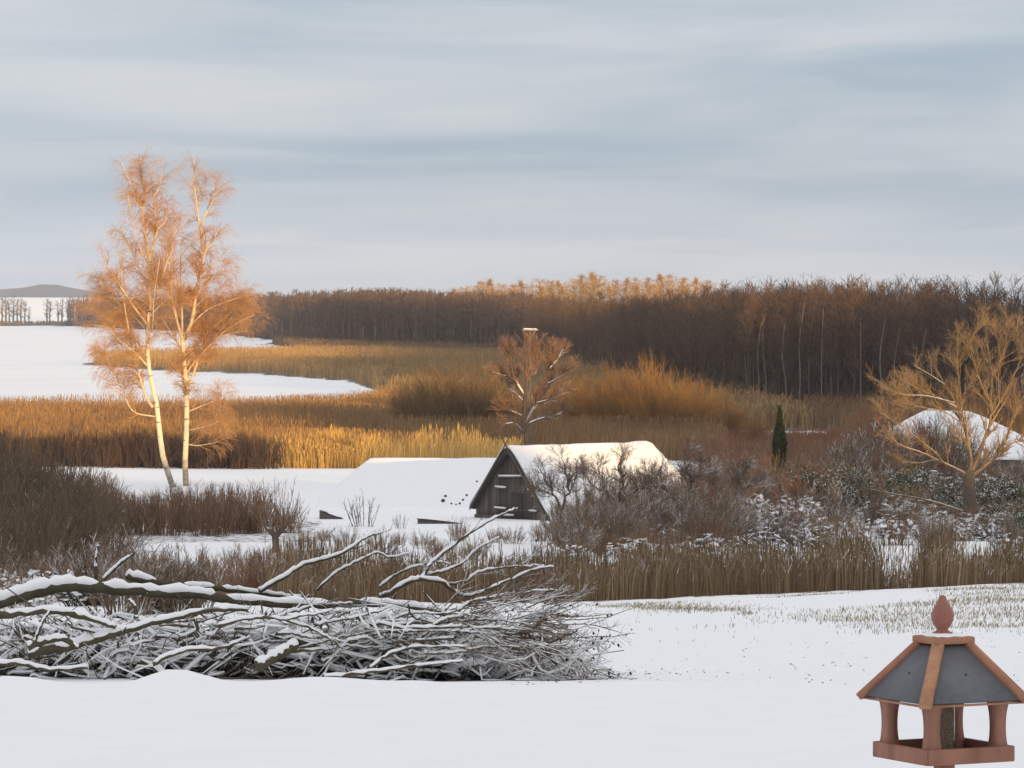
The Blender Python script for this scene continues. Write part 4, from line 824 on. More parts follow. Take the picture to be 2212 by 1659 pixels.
# ------------------------------------------------------------------ woods
def wood_tree(seed, h=18., w=4.2, n1=38, n2=120, fat=1., l1=.15):
    r = np.random.default_rng(seed)
    tr = smooth_line([(0, 0, -.4), (r.normal() * .25, r.normal() * .25, h * .45), (r.normal() * .5, r.normal() * .5, h)], 5)[None]; R0 = np.linspace(.22, .03, 5)[None] * fat
    L1, R1 = spawn(tr, R0, n1, h * l1, .8, K=3, tr=(.25, .99), up=.5, wob=.08, rr=.5, rmin=.036 * fat, r=r, tip=.6)
    L2, R2 = spawn(L1, R1, n2, h * .09, .8, K=2, tr=(.2, 1), up=.25, wob=.1, rr=.7, rmin=.034 * fat, r=r, tip=.5)
    nc = int(n2 * 1.3); dd = norm(r.normal(size=(nc, 3))) * r.uniform(.25, 1, (nc, 1)) ** .5; cc = np.array([tr[0, -1, 0] * .7, tr[0, -1, 1] * .7, h * .72])
    p0 = cc + dd * [w * .5, w * .5, h * .275]; d0 = norm(dd * [1, 1, .5] + r.normal(size=(nc, 3)) * .4 + [0, 0, .55]); ln = h * r.uniform(.03, .065, nc)[:, None]
    Lc = np.stack([p0, p0 + d0 * ln], 1); Rc = np.array([[.034, .018]]).repeat(nc, 0) * fat
    return MB().add(*tubes(Lc, Rc, 3)).add(*tubes(tr * [1, 1, .97], R0, 5)).add(*tubes(L1, R1, 3)).add(*tubes(L2, R2, 3)).arrays()
WT = [wood_tree(120 + i) for i in range(6)]
WTF = [wood_tree(130 + i, n1=24, n2=60, fat=2.4) for i in range(4)]
def wood_height(x, y):
    px = x / y * FPX + 1106
    return np.interp(px, [200, 560, 800, 950, 1080, 1200, 1290, 1420, 1560, 1700, 2300], [19.6, 19.6, 19.8, 19.0, 18.2, 16.0, 14.8, 15.2, 15.9, 16.4, 16.4])
def build_woods():
    r = np.random.default_rng(140)
    seg = np.linalg.norm(np.diff(EDGE, axis=0), axis=1); cum = np.concatenate([[0], np.cumsum(seg)])
    spots = []
    s = 0.
    while s < cum[-1]:
        y = np.interp(s, cum, EDGE[:, 1]); step = 3.4 if y < 800 else (5.0 if y < 1600 else 9.0)
        i = min(np.searchsorted(cum, s, 'right') - 1, len(EDGE) - 2); tn = (EDGE[i + 1] - EDGE[i]) / seg[i]; nn = np.array([tn[1], -tn[0]])
        p = EDGE[i] + (s - cum[i]) * tn; rows = 9 if y < 800 else (7 if y < 1600 else 6)
        for k in range(rows):
            q = p + nn * (k * step * 1.25 + r.uniform(-1.5, 1.5)) + tn * r.uniform(-.5, .5) * step
            spots.append((q[0], q[1], k))
        s += step
    sp = np.array(spots); H = wood_height(sp[:, 0], sp[:, 1]) * r.uniform(.84, 1.06, len(sp)); Z = ground(sp[:, 0], sp[:, 1])
    px = sp[:, 0] / sp[:, 1] * FPX + 1106
    # trees showing largest: the front rows of the near wood, as things of their own
    order = np.argsort(sp[:, 1] + sp[:, 2] * 60 + np.where((px < 1200) | (px > 2240), 1e5, 0))
    single = set(order[:170].tolist())
    ob = {}
    mbs = MB(); 
    for i, (x, y, k) in enumerate(sp):
        far = y > 1200; protos = WTF if far else WT; j = i % len(protos); V, F = protos[j]; sc = H[i] / 18.; a = r.uniform(0, 6.28)
        if i in single:
            if j not in ob:
                o = mesh_obj('wood_tree', V, F, M['forest']); ob[j] = o
                tag(o, 'bare dark tree in the front rows of the near wood', 'tree', 'bare trees of the near wood')
            else: o = ob[j].copy(); COL.objects.link(o)
            o.location = (x, y, Z[i]); o.rotation_euler = (0, 0, a); o.scale = (sc * 1.05, sc * 1.05, sc)
        else:
            c, s_ = math.cos(a), math.sin(a); ws = sc * (1.0 if not far else 1.2)
            W_ = np.column_stack([(V[:, 0] * c - V[:, 1] * s_) * ws + x, (V[:, 0] * s_ + V[:, 1] * c) * ws + y, V[:, 2] * sc + Z[i]]); mbs.add(W_, F)
    o = mbs.build('forest', M['forest']); kind(o, 'stuff'); o['label'] = 'dark bare wood along the far side of the lake and meadow'
    # undergrowth closing the foot of the wood
    U = shrub_proto(150, 3.2, 4.5, 26, 60, 0, M['forest'], fat=5.)
    mbu = MB()
    for i, (x, y, k) in enumerate(sp):
        if k > 2 or r.random() < .25: continue
        V, F = U[0], U[1]; a = r.uniform(0, 6.28); sc = r.uniform(.8, 1.5) * (1 if y < 1200 else 1.6); c, s_ = math.cos(a), math.sin(a)
        x += r.uniform(-2, 2); mbu.add(np.column_stack([(V[:, 0] * c - V[:, 1] * s_) * sc + x, (V[:, 0] * s_ + V[:, 1] * c) * sc + y, V[:, 2] * sc + Z[i]]), F)
    o = mbu.build('undergrowth', M['forest']); kind(o, 'stuff'); o['label'] = 'dark undergrowth at the foot of the wood'
    # pale trunks standing out at the edge of the near wood
    PT = [(1726, 700, 800), (1776, 715, 815), (1590, 735, 770), (1618, 730, 780), (1640, 745, 785), (1655, 725, 770), (1560, 730, 765), (1700, 745, 800), (1860, 745, 790), (1905, 740, 800), (1930, 750, 790), (1480, 750, 800), (1990, 760, 830)]
    for n, (px_, pt, pb) in enumerate(PT):
        Y = 560 + n % 5 * 9; 
        x = PX(px_, Y); Y = float(np.interp(x, EDGE[::-1, 0], EDGE[::-1, 1])) - 4; x = PX(px_, Y); zg = gz(x, Y); top = P(px_, pt, Y)[2] + 3
        hh_ = top - zg; w1, w2, w3 = r.normal(size=3) * [.12, .22, .4]; tr = smooth_line([(0, 0, -.3), (w1, 0, hh_ * .3), (w1 + w2, 0, hh_ * .62), (w1 + w3, 0, hh_)], 9)[None]; RR = np.linspace(.15 * r.uniform(.5, 1.1), .045, 9)[None]
        L1, R1 = spawn(tr, RR, 16, 2.6, .7, K=3, tr=(.45, 1), up=.5, rr=.4, rmin=.05, r=r)
        lab = {0: 'tallest pale dead trunk with a broken sunlit top in the near wood', 1: 'pale crooked trunk right of the broken topped one'}.get(n, 'thin pale trunk at the edge of the near wood')
        t = empty('pale_tree', (x, Y, zg), lab, 'tree', 'pale trunks at the edge of the near wood' if n > 1 else None)
        V, F = tubes(tr, RR, 6); mesh_obj('trunk', V, F, M['pale_trunk'], t); V, F = tubes(L1, R1, 3); mesh_obj('crown', V, F, M['forest'], t)
    # golden crowns of the wood on the rise behind
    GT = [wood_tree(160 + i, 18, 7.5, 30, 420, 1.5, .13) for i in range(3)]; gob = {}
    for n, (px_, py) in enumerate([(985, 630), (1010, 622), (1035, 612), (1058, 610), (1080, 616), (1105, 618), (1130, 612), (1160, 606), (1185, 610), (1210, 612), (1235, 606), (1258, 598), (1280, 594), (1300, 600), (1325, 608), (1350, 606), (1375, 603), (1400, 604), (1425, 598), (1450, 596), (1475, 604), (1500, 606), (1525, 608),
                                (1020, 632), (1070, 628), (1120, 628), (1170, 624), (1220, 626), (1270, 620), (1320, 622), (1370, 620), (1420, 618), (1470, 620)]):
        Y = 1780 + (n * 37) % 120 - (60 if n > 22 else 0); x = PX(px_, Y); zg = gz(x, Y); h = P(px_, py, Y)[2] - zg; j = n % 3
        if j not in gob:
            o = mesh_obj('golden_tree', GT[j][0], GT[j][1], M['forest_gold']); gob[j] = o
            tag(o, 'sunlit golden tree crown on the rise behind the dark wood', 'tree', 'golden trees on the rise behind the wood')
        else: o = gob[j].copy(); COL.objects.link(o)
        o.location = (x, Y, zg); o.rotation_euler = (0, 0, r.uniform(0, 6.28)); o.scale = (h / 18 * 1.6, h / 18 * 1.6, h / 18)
    # trees in a row on the far lake shore
    fob = {}
    far = [(4, 642), (12, 640), (20, 645), (28, 640), (38, 646), (46, 644), (54, 650), (62, 664), (82, 690), (102, 644), (108, 650), (126, 650), (134, 645), (150, 640), (158, 640), (166, 645), (172, 640), (182, 636), (192, 634), (200, 636), (-8, 640), (-20, 640)]
    for n, (px_, py) in enumerate(far):
        Y = 3262 + (n * 13) % 40; x = PX(px_, Y); zg = gz(x, Y); h = P(px_, py, Y)[2] - zg; j = n % len(WTF)
        if j not in fob:
            o = mesh_obj('shore_tree', WTF[j][0], WTF[j][1], M['forest']); fob[j] = o; tag(o, 'small bare tree in the row on the far lake shore', 'tree', 'bare trees on the far lake shore')
        else: o = fob[j].copy(); COL.objects.link(o)
        o.location = (x, Y, zg); o.rotation_euler = (0, 0, r.uniform(0, 6.28)); o.scale = (h / 18 * 1.3, h / 18 * 1.3, h / 18)
build_woods()

# ------------------------------------------------------------------ the brush pile
def snowy_limb(name, label, pts, w0, w1, Y, dy=0., n=26, m='log', cat='branch', group='cut branches of the brush pile', twigs=0, seed=1, cap=1.):
    """a cut limb with a ridge of snow along its top: parts snow_ridge, twigs"""
    r = np.random.default_rng(seed); mth = len(pts)
    pl = smooth_line([P(x, y, Y + dy * j / (mth - 1)) for j, (x, y) in enumerate(pts)], n)
    pl = pl + np.column_stack([np.zeros(n), np.zeros(n), r.normal(size=n) * .006])
    rd = np.interp(np.linspace(0, 1, n), np.linspace(0, 1, 3), [w0, (w0 + w1) * .5, w1]) * .88 * Y / FPX / 2 * r.uniform(.88, 1.12, n)
    c = pl[n // 2].copy()
    o_pl = np.vstack([pl[:1], pl, pl[-1:]]); o_rd = np.concatenate([[.002], rd, [.002]])
    V, F = tubes((o_pl - c)[None], o_rd[None], 10, seed); o = mesh_obj(name, V, F, M[m], smooth=True); o.location = c; tag(o, label, cat, group)
    # the snow: thinner where the limb is steep
    t = norm(np.gradient(pl, axis=0)); flat = np.clip(1.25 - np.abs(t[:, 2]) * 1.2, .25, 1)
    gap = np.clip((vnoise(np.arange(n) * .45 + seed * 7, np.zeros(n), 1, seed) - .10) * 5, .45, 1) * r.uniform(.82, 1.15, n)
    cr = rd * .93 * (.72 + .28 * flat) * cap * gap + .005; cp = pl + np.column_stack([np.zeros(n), np.zeros(n), rd * .52 * gap + .004])
    cp = np.vstack([cp[:1], cp, cp[-1:]]); cr = np.concatenate([[.002], cr, [.002]])
    V, F = tubes((cp - c)[None], cr[None], 10, seed); mesh_obj('snow_ridge', V, F, M['snow'], o, smooth=True)
    if twigs:
        L, Rr = spawn(pl[None], rd[None], twigs, .5, .6, K=5, tr=(.35, 1), up=.1, wob=.18, rr=.35, rmin=.005, r=r)
        L2, R2 = spawn(L, Rr, twigs * 3, .22, .6, K=4, up=.05, wob=.2, rr=.6, rmin=.004, r=r)
        mb = MB(); mb.add(*tubes(L - c, Rr, 4)); mb.add(*tubes(L2 - c, R2, 3)); kind(mb.build('twigs', M['stick'], o), 'stuff')
    return o
def build_pile():
    SL = snowy_limb
    SL('fallen_trunk', 'thick mossy trunk with a heavy snow ridge, lying along the top of the brush pile', [(-90, 1322), (0, 1300), (80, 1276), (150, 1264), (240, 1272), (320, 1277), (430, 1284), (500, 1295), (600, 1303), (700, 1306), (800, 1304), (880, 1308)], 38, 15, 58.0, .6, 60, cat='trunk', group=None, seed=2)
    SL('cut_branch', 'snow ridged bough running beside and above the thick trunk', [(275, 1243), (360, 1262), (460, 1270), (560, 1281), (650, 1292)], 22, 9, 58.9, .5, 34, seed=3)
    SL('cut_branch', 'snowy continuation of the trunk curving down to the right end of the pile', [(860, 1306), (960, 1325), (1030, 1346), (1100, 1368), (1150, 1382), (1185, 1388)], 16, 7, 57.8, -.5, 30, seed=4, twigs=14)
    SL('cut_branch', 'long bare white topped branch rising left of the middle toward the reeds', [(560, 1276), (617, 1244), (657, 1219), (737, 1195), (791, 1160), (826, 1150)], 13, 5, 59.0, .8, 34, m='stick', seed=5, twigs=6)
    SL('cut_branch', 'longest raised branch arching up to the foot of the barn', [(821, 1290), (884, 1257), (911, 1248), (931, 1218), (978, 1178), (1041, 1135), (1091, 1108), (1118, 1098)], 14, 3.5, 59.2, .9, 44, m='stick', seed=6, twigs=5)
    SL('cut_branch', 'branch dipping and rising again right of the longest raised one', [(905, 1250), (951, 1255), (974, 1272), (1008, 1287), (1058, 1270), (1098, 1253), (1158, 1228), (1195, 1224)], 11, 4, 58.8, .6, 36, m='stick', seed=7, twigs=8)
    SL('cut_branch', 'thin branch rising steeply between the two raised ones', [(922, 1240), (968, 1230), (1001, 1215), (1031, 1185), (1078, 1160)], 9, 3, 59.6, .5, 26, m='stick', seed=8, twigs=6)
    SL('cut_branch', 'stepped thin branch pointing right above the brush', [(965, 1262), (1008, 1255), (1024, 1240), (1074, 1228), (1124, 1223), (1175, 1222)], 8, 3, 59.9, .5, 26, m='stick', seed=9, twigs=7)
    SL('cut_branch', 'low straight branch reaching right over the snow', [(985, 1322), (1018, 1300), (1074, 1288), (1158, 1276), (1205, 1274)], 9, 3, 58.0, .5, 26, m='stick', seed=10, twigs=8)
    SL('cut_branch', 'kinked branch left of the longest raised one', [(685, 1275), (724, 1238), (771, 1213), (814, 1194), (841, 1203), (884, 1194)], 8, 3.5, 59.5, .6, 28, m='stick', seed=11, twigs=5)
    SL('cut_branch', 'curved thin branch under the longest raised one', [(820, 1268), (864, 1236), (908, 1221), (945, 1214), (972, 1218)], 7, 3, 60.0, .4, 24, m='stick', seed=12, twigs=4)
    SL('cut_branch', 'slim branch crossing below the trunk in the middle of the pile', [(680, 1348), (751, 1337), (808, 1323), (845, 1311)], 8, 4, 56.4, .3, 22, m='stick', seed=13)
    SL('cut_branch', 'mossy limb under the trunk at the left edge sloping down right', [(-60, 1332), (0, 1330), (117, 1320), (200, 1338), (250, 1354)], 21, 12, 56.4, -.2, 30, seed=14)
    SL('cut_branch', 'curved mossy limb sweeping from lower left up under the trunk', [(60, 1412), (150, 1396), (217, 1378), (283, 1358), (350, 1340), (450, 1318), (535, 1316)], 24, 12, 56.2, .3, 40, seed=15)
    SL('cut_branch', 'short bowed limb low at the left of the pile', [(60, 1398), (100, 1384), (135, 1380), (170, 1400)], 20, 12, 55.8, 0, 20, seed=16)
    SL('cut_branch', 'small dark stub standing upright under the trunk', [(294, 1337), (292, 1312), (280, 1296)], 12, 8, 56.4, 0, 12, seed=17)
    SL('cut_branch', 'leaning thin post at the left above a low limb', [(75, 1386), (92, 1345), (110, 1318)], 9, 6, 55.6, 0, 14, m='stick', seed=18)
    SL('cut_branch', 'upright snowy stick above the trunk at left', [(208, 1250), (207, 1215), (212, 1178)], 9, 6, 60.5, 0, 14, m='stick', seed=19)
    SL('cut_branch', 'snow covered stick slanting up behind the trunk', [(224, 1252), (255, 1220), (292, 1193)], 11, 7, 60.3, .2, 16, m='stick', seed=20)
    SL('cut_branch', 'forked branch lying at the right of the pile under the fine twigs', [(855, 1388), (920, 1382), (974, 1378), (991, 1366), (1051, 1368), (1110, 1384)], 10, 5, 56.2, .3, 30, m='stick', seed=21, twigs=10)
    SL('cut_branch', 'branch curling up low in the middle of the pile', [(800, 1442), (841, 1413), (891, 1399), (950, 1396), (1010, 1396)], 9, 4, 55.9, .2, 26, m='stick', seed=22, twigs=8)
    SL('cut_branch', 'slanting limb joining the right end from below', [(905, 1380), (940, 1350), (965, 1336), (1000, 1330)], 10, 5, 56.4, .2, 20, m='stick', seed=23)
    SL('cut_branch', 'thick snow loaded stump end low in the middle', [(555, 1440), (600, 1415), (640, 1392)], 30, 24, 55.8, .3, 18, seed=24)
    SL('cut_branch', 'straight limb low at the bottom right of the pile', [(700, 1462), (800, 1452), (900, 1438), (1000, 1428)], 11, 5, 55.5, .2, 26, m='stick', seed=25, twigs=8)
    SL('cut_branch', 'thick pale stick with a bend, low left of the middle of the pile', [(330, 1432), (400, 1405), (470, 1400), (540, 1376)], 13, 7, 55.9, .2, 24, m='stick', seed=26, twigs=4)
    SL('cut_branch', 'mossy limb end lying low near the left corner of the pile', [(-40, 1440), (40, 1432), (110, 1446), (190, 1440)], 15, 9, 55.6, .1, 24, seed=27)
    SL('cut_branch', 'arched branch over a dark hollow in the middle of the pile', [(470, 1352), (540, 1335), (610, 1338), (690, 1366), (740, 1400)], 11, 5, 56.0, .2, 28, m='stick', seed=28, twigs=6)
    SL('cut_branch', 'branch running right under the curved end of the trunk', [(840, 1352), (920, 1345), (1000, 1362), (1080, 1400)], 9, 4, 56.6, .2, 26, m='stick', seed=29, twigs=10)
    r = np.random.default_rng(180)
    for k in range(26):
        x0 = r.uniform(560, 1010); y0 = r.uniform(1335, 1445); ln = r.uniform(160, 340) * (1 if x0 > 700 else .8); up = r.uniform(-46, 12) + (y0 - 1390) * -.15
        pts = [(x0 + ln * f, y0 + up * math.sin(f * 1.9) + (14 * f * f if k % 2 else -8 * f) + r.normal() * 3.5) for f in np.linspace(0, 1, 6)]
        pts = [(a_, min(b_, 1466)) for a_, b_ in pts]
        SL('sweeping_branch', 'thin snow coated branch sweeping right inside the brush pile', pts, r.uniform(7, 11), 2.5, r.uniform(55.9, 58.6), r.uniform(-.4, .6), 26, m='stick', seed=200 + k, twigs=int(r.integers(5, 12)), group='snow coated branches sweeping right')
    # lumps of snow caught on the brush
    r = np.random.default_rng(177); mb = MB()
    for k in range(210):
        px_ = r.uniform(-60, 1080); f = r.uniform(.1, .95); tp = np.interp(px_, [-90, 0, 250, 420, 560, 760, 950, 1120], [1330, 1330, 1328, 1330, 1322, 1318, 1320, 1380]); p = P(px_, tp + (1468 - tp) * f, 56.9 + 1.2 * r.random())
        V, F = lathe([(.001, .5), (.45, .42), (.85, .2), (1., 0), (.8, -.15), (.3, -.2)], 9); V = V * (1 + .22 * r.normal(size=V.shape)) * np.array([r.uniform(.05, .34), r.uniform(.06, .2), r.uniform(.035, .13)]); a = r.normal() * .35
        mb.add(np.column_stack([V[:, 0] * math.cos(a) - V[:, 2] * math.sin(a), V[:, 1], V[:, 0] * math.sin(a) + V[:, 2] * math.cos(a)]) + p, F)
    o = mb.build('snow_lumps', M['snow'], smooth=True); kind(o, 'stuff'); o['label'] = 'lumps of snow caught in the brush pile'
    # heap of smaller wood under and around the boughs
    r = np.random.default_rng(170); n = 1250
    px = r.uniform(-90, 1260, n); top = np.interp(px, [-90, 0, 250, 420, 560, 760, 950, 1120, 1260], [1336, 1336, 1334, 1334, 1328, 1322, 1325, 1365, 1425])
    clump = vnoise(px / 55., r.random(n) * 0, 1., 77)
    f = r.beta(1.2, 1.0, n); Yd = 56.4 + 4.4 * r.random(n); py = top + (1476 - top) * f
    Pc = np.stack([P(a, b, c) for a, b, c in zip(px, py, Yd)])
    ang = np.where(r.random(n) < .72, r.normal(size=n) * .45, r.uniform(-1.5, 1.5, n)) + .08; L = r.uniform(.2, 1.25, n) * np.where(np.abs(ang) > .6, .5, 1)
    d = np.column_stack([np.cos(ang), r.normal(size=n) * .45, np.sin(ang)]); K = 6
    tt = np.linspace(-.5, .5, K); bend = r.normal(size=(n, 3)) * .32
    Pl = Pc[:, None] + tt[None, :, None] * (d * L[:, None])[:, None] + ((tt ** 2 - .08)[None, :, None]) * (bend * L[:, None] * 4)[:, None] + r.normal(size=(n, K, 3)) * .012
    rad = (r.gamma(1.1, .0052, n) + .0045)[:, None] * np.linspace(1.15, .55, K)[None]
    gmin = ground(Pl[..., 0], Pl[..., 1]) + .01; Pl[..., 2] = np.maximum(Pl[..., 2], gmin)
    mb = MB(); mb.add(*tubes(Pl, rad, 5)); o = mb.build('brushwood', M['stick']); kind(o, 'stuff'); o['label'] = 'tangle of cut sticks filling the brush pile'
    dk = vnoise(Pl[:, 0, 0], Pl[:, 0, 2] * 1.6, 1.5, 55)
    sel = (np.abs(ang) < .9) & (r.random(n) < np.clip((dk - .22) * 5, .1, .98)); mb = MB(); S = Pl[sel].copy(); sr = rad[sel] * 1.1 + .008; S[..., 2] += rad[sel] * .6 + .003
    sr[:, 0] *= .2; sr[:, -1] *= .2
    mb.add(*tubes(S, sr, 6)); o = mb.build('brushwood_snow', M['snow'], smooth=True); kind(o, 'stuff'); o['label'] = 'snow lying along the sticks of the brush pile'
    # fine twigs
    L3, R3 = spawn(Pl, rad, 4200, .3, .6, K=4, tr=(.1, 1), up=.05, wob=.2, rr=.5, rmin=.0032, r=r)
    mb = MB(); mb.add(*tubes(L3, R3, 3)); o = mb.build('fine_twigs', M['fine']); kind(o, 'stuff'); o['label'] = 'fine twigs throughout the brush pile'
    # spray of fine twigs with withered leaves at the right end
    n = 110; px = r.uniform(960, 1190, n); py = r.uniform(1300, 1440, n); A = np.stack([P(a, b, 56.2 + 3 * r.random()) for a, b in zip(px, py)])
    a = r.normal(size=n) * .32 - .05 + (1370 - py) / 280; d = norm(np.column_stack([np.cos(a), r.normal(size=n) * .4, np.sin(a)])); ln = r.uniform(.6, 1.5, n)
    pts = [A]; 
    for k in range(6): pts.append(pts[-1] + d * (ln / 6)[:, None]); d = norm(d + r.normal(size=(n, 3)) * .1 + [0, 0, -.015])
    S = np.stack(pts, 1); S[..., 2] = np.maximum(S[..., 2], ground(S[..., 0], S[..., 1]) + .02); SR = np.linspace(.014, .004, 7)[None].repeat(n, 0)
    L4, R4 = spawn(S, SR, 1000, .28, .55, K=4, tr=(.2, 1), up=.03, wob=.18, rr=.6, rmin=.0032, r=r); L5, R5 = spawn(L4, R4, 1700, .12, .6, K=3, rr=.7, rmin=.003, r=r)
    for q in (L4, L5): q[..., 2] = np.maximum(q[..., 2], ground(q[..., 0], q[..., 1]) + .015)
    mb = MB(); mb.add(*tubes(S, SR, 4)); mb.add(*tubes(L4, R4, 3)); mb.add(*tubes(L5, R5, 3)); o = mb.build('twig_spray', M['fine']); kind(o, 'stuff'); o['label'] = 'spray of fine brown twigs at the right end of the brush pile'
    nl = 420; i = r.integers(0, len(L4), nl); base = L4[i, -1]; base = np.vstack([base, Pc[r.integers(0, len(Pc), 500)]]); nl = len(base)
    u = norm(r.normal(size=(nl, 3)) + [0, 0, -.8]); v = norm(np.cross(u, r.normal(size=(nl, 3)))); l = r.uniform(.03, .075, nl)[:, None]; w = l * .35
    V = np.stack([base, base + u * l * .5 + v * w, base + u * l, base + u * l * .5 - v * w], 1).reshape(-1, 3); V[:, 2] = np.maximum(V[:, 2], ground(V[:, 0], V[:, 1]) + .01)
    o = mesh_obj('withered_leaves', V, np.arange(4 * nl).reshape(-1, 4), M['leaf_dead']); kind(o, 'stuff'); o['label'] = 'withered dark leaves hanging in the brush pile'
    # dark packed heart of the pile
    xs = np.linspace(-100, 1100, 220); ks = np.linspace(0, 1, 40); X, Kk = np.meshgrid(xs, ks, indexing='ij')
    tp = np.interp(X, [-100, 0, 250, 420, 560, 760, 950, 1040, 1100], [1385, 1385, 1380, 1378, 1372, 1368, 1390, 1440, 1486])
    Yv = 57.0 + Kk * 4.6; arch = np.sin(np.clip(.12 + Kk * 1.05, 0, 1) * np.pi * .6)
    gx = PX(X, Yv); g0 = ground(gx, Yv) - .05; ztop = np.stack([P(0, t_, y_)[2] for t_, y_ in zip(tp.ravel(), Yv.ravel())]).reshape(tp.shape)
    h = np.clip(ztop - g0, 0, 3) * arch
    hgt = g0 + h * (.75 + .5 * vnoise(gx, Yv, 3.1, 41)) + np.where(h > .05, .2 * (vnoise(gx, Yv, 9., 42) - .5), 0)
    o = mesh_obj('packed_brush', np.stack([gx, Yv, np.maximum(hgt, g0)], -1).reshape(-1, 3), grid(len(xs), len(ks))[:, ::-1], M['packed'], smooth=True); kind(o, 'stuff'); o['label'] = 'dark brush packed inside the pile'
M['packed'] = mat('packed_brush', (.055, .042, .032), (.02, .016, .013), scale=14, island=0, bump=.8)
build_pile()

# ------------------------------------------------------------------ bird feeder
def build_feeder():
    Y = 14.2; q = Y / FPX          # metres per picture pixel
    c = P(2038, 1505, Y); zg = gz(c[0], Y)
    t = empty('bird_feeder', (c[0], c[1], zg), 'wooden bird feeder on a post with a grey pitched roof and turned finial', 'bird feeder')
    z0 = c[2] - zg                  # eave height over the ground
    wood = M['cedar']; A0 = -math.pi / 2 - R(18)    # the near corner points a little to the left
    def cor(D, k, z): return np.array([D * math.cos(A0 + k * math.pi / 2), D * math.sin(A0 + k * math.pi / 2), z])
    De, Dt = 181 * q, 56 * q; ze, zt = z0, z0 + 118 * q
    for k in range(4):
        e0, e1, t0, t1 = cor(De, k, ze), cor(De, k + 1, ze), cor(Dt, k, zt), cor(Dt, k + 1, zt)
        n = norm(np.cross(e1 - e0, t0 - e0)); n = n if n[2] > 0 else -n
        v = prism(np.array([e0 - n * .008, e1 - n * .008, t1 - n * .008, t0 - n * .008]), np.array([e0, e1, t1, t0]))
        mesh_obj('roof_panel', v[0], v[1], M['slate'], t)
        # eave board under the panel
        hz = lambda p, f_, z_: np.array([p[0] * f_, p[1] * f_, z_])
        v = prism(np.array([hz(e0, .988, ze - .0145), hz(e1, .988, ze - .0145), hz(e1, .94, ze - .0145), hz(e0, .94, ze - .0145)]), np.array([hz(e0, .988, ze - .0075), hz(e1, .988, ze - .0075), hz(e1, .94, ze - .0075), hz(e0, .94, ze - .0075)]))
        mesh_obj('eave_board', v[0], v[1], M['cedar_pale'], t)
        m = (e0 + e1) * .27 + (t0 + t1) * .23
        V, F = lathe([(.0042, -.001), (.0042, .001), (.001, .0018)], 8); zax = n; xax = norm(np.cross(zax, [0, 0, 1])); yax = np.cross(zax, xax)
        mesh_obj('nail', V @ np.array([xax, yax, zax]) + m + n * .0012, F, M['nail'], t)
        # hip strip over the corner
        d = norm(t0 - e0); out = norm(np.array([e0[0], e0[1], 0])); sd_ = norm(np.cross(d, [0, 0, 1])); nn = norm(np.cross(sd_, d)); nn = nn if nn[2] > 0 else -nn
        a, b = e0 - d * .008 + out * .004, t0 + d * .004; w = 13 * q; h0, h1 = -.010, .011
        def ring(p): return [p - sd_ * w + nn * (h0 - .006), p + sd_ * w + nn * (h0 - .006), p + sd_ * w + nn * h1 * .55, p + sd_ * w * .35 + nn * h1, p - sd_ * w * .35 + nn * h1, p - sd_ * w + nn * h1 * .55]
        v = prism(np.array(ring(a)), np.array(ring(b))); mesh_obj('hip_strip', v[0], v[1], M['cedar_pale'] if k in (0, ) else M['cedar_worn'], t)
        # post with concave waist
        Dp = 119 * q; hp = 124 * q; pz = z0 - 122 * q; nst = 12; ls = []
        ax, ay = cor(1, k, 0)[:2], cor(1, k + 1, 0)[:2]
        c0 = cor(Dp, k, 0)
        fa = norm(np.array([*(cor(1, k, 0) + cor(1, k + 1, 0))[:2], 0])); fb = np.array([-fa[1], fa[0], 0])
        V = []
        for i in range(nst + 1):
            s = i / nst; hw = (12.6 + 7.0 * abs(2 * s - 1) ** 2.2) * q
            for sx, sy in ((-1, -1), (1, -1), (1, 1), (-1, 1)): V.append(c0 + fa * sx * hw + fb * sy * hw + np.array([0, 0, pz + s * hp]))
        F = np.array([(i * 4 + j, i * 4 + (j + 1) % 4, i * 4 + 4 + (j + 1) % 4, i * 4 + 4 + j) for i in range(nst) for j in range(4)]); mesh_obj('post', np.array(V), F, wood, t)
        # tray rail
        Dr = 157 * q; zb, zt_ = z0 - 135 * q, z0 - 101 * q; f = .90
        r0, r1 = cor(Dr, k, 0), cor(Dr, k + 1, 0); mit = .0006
        i0, i1 = r0 * f, r1 * f; dd = norm(r1 - r0) * mit
        bot = np.array([r0 + dd, r1 - dd, i1 - dd, i0 + dd]); top = bot.copy(); bot[:, 2] = zb; top[:, 2] = zt_
        v = prism(bot, top); o = mesh_obj('tray_rail', v[0], v[1], wood, t)
        bv = o.modifiers.new('bevel', 'BEVEL'); bv.width = .003; bv.segments = 2
    # tray floor
    f0 = np.array([cor(141 * q, k, z0 - 130 * q) for k in range(4)]); v = prism(f0, f0 + [0, 0, .010]); mesh_obj('tray_floor', v[0], v[1], M['cedar_dark'], t)
    # cap board
    b0 = np.array([cor(70 * q, k, zt - .002) for k in range(4)]); v = prism(b0, np.array([cor(70 * q, k, zt + 14 * q) for k in range(4)])); o = mesh_obj('cap_board', v[0], v[1], M['cedar_worn'], t); bv = o.modifiers.new('bevel', 'BEVEL'); bv.width = .005; bv.segments = 3
    zc = zt + 14 * q
    # thin snow on the cap
    n = 14; G = []
    for i in range(n):
        for j in range(n):
            a, b = i / (n - 1), j / (n - 1); p = cor(56 * q, 0, 0) * (1 - a) * (1 - b) + cor(56 * q, 1, 0) * a * (1 - b) + cor(56 * q, 2, 0) * a * b + cor(56 * q, 3, 0) * (1 - a) * b
            e = min(1, 5 * min(a, 1 - a, b, 1 - b)); G.append(p + [0, 0, zc + .001 + .009 * e ** .6 + .001 * math.sin(i * 1.1 + j * .7)])
    G = np.array(G); mesh_obj('cap_snow', G, grid(n, n), M['snow'], t, smooth=True)
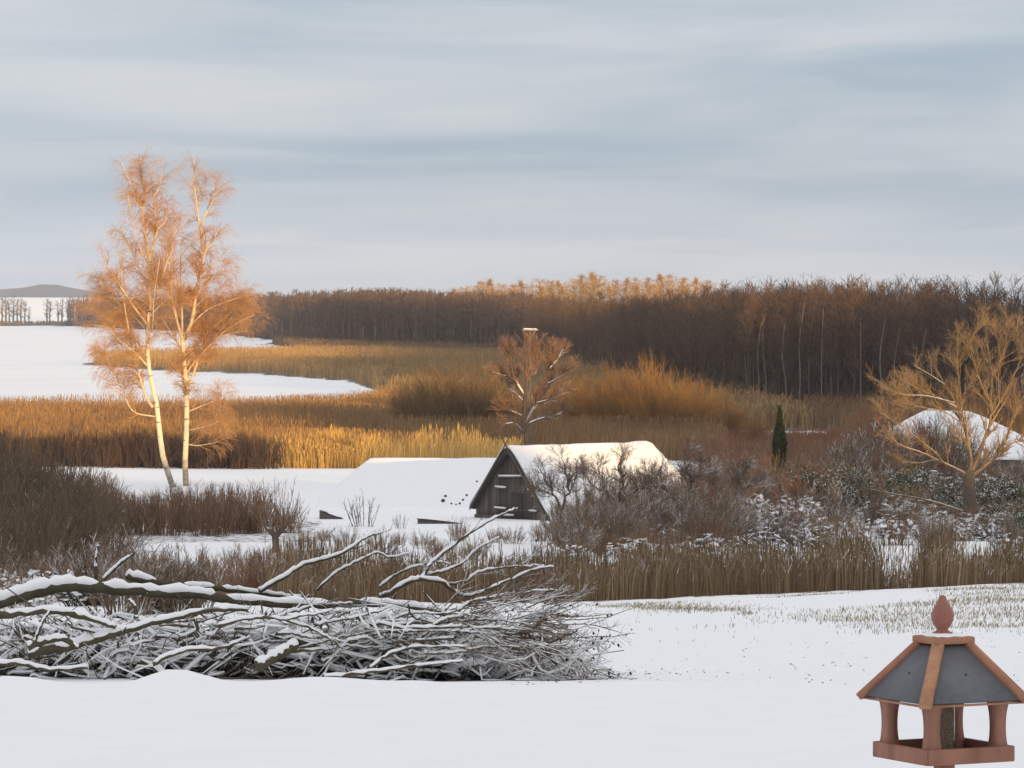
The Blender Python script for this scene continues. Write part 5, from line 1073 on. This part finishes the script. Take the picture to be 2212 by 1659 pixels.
    # finial
    pr = [(0.001, 0), (22, 0), (24, 3), (22, 6), (15, 9), (12, 12), (13, 15), (19, 22), (24, 33), (25, 42), (23, 51), (18, 62), (12.5, 71), (9, 77), (8, 82), (5.5, 86), (.1, 87.5)]
    V, F = lathe([(a * q, b * q) for a, b in pr], 32, (-.004, 0, zc + .002)); mesh_obj('finial', V, F, M['cedar_finial'], t, smooth=True)
    # feed tube in the middle
    V, F = lathe([(.0385, z0 - 124 * q), (.0385, zt - .03)], 24); o = mesh_obj('seed', V * [.93, .93, 1], F, M['seed'], t, smooth=True)
    V, F = lathe([(.0395, z0 - 123 * q), (.0395, zt - .03), (.038, zt - .03), (.038, z0 - 123 * q), (.0395, z0 - 123 * q)], 32); mesh_obj('feed_tube', V, F, M['tube'], t, smooth=True)
    # post down to the ground
    V, F = lathe([(23 * q, -.25), (23 * q, z0 - 136 * q)], 20, (.003, 0, 0)); mesh_obj('pole', V, F, wood, t, smooth=True)
M['cedar'] = mat('cedar', (.39, .195, .135), (.23, .105, .075), rough=.7, scale=11, island=.12, stretch=(1, 1, .3), bump=.3, detail=8)
M['cedar_worn'] = mat('cedar_worn', (.33, .135, .095), (.42, .22, .13), rough=.65, scale=9, island=.1, bump=.15)
M['cedar_pale'] = mat('cedar_pale', (.50, .28, .155), (.33, .155, .10), rough=.65, scale=16, island=.08, bump=.15)
M['cedar_dark'] = mat('cedar_dark', (.13, .07, .055), (.09, .05, .04), scale=20, island=0)
M['cedar_finial'] = mat('cedar_finial', (.33, .145, .11), (.24, .10, .08), rough=.55, scale=12, island=0, stretch=(1, 1, .3), bump=.1)
M['slate'] = mat('slate', (.155, .16, .175), (.125, .13, .142), rough=.6, scale=40, island=.06, bump=.1)
M['nail'] = mat('nail', (.05, .05, .055), (.03, .03, .03), rough=.5, scale=20, island=0)
M['seed'] = mat('seed_mix', (.42, .31, .21), (.25, .185, .13), scale=120, island=0, bump=.6, detail=2)
tm = bpy.data.materials.new('clear_tube'); tm.use_nodes = True; M['tube'] = tm
b_ = tm.node_tree.nodes['Principled BSDF']; b_.inputs['Transmission Weight'].default_value = 1.0; b_.inputs['Roughness'].default_value = .05; b_.inputs['IOR'].default_value = 1.06; b_.inputs['Base Color'].default_value = (.9, .92, .92, 1)
build_feeder()

# ------------------------------------------------------------------ air
def build_haze():
    m = bpy.data.materials.new('haze'); m.use_nodes = True; nt = m.node_tree; N = nt.nodes; N.clear()
    out = N.new('ShaderNodeOutputMaterial'); pv = N.new('ShaderNodeVolumePrincipled'); pv.inputs['Color'].default_value = (.78, .86, 1.0, 1); pv.inputs['Density'].default_value = 5e-5; pv.inputs['Anisotropy'].default_value = .0
    nt.links.new(pv.outputs[0], out.inputs['Volume'])
    V, F = box((0, 4250, 38), (9200, 10700, 126)); V[:, 2] = np.where(V[:, 2] < 38, -18, 100)
    o = mesh_obj('haze', V, F, m); kind(o, 'stuff'); o['label'] = 'thin winter haze over the valley'
build_haze()
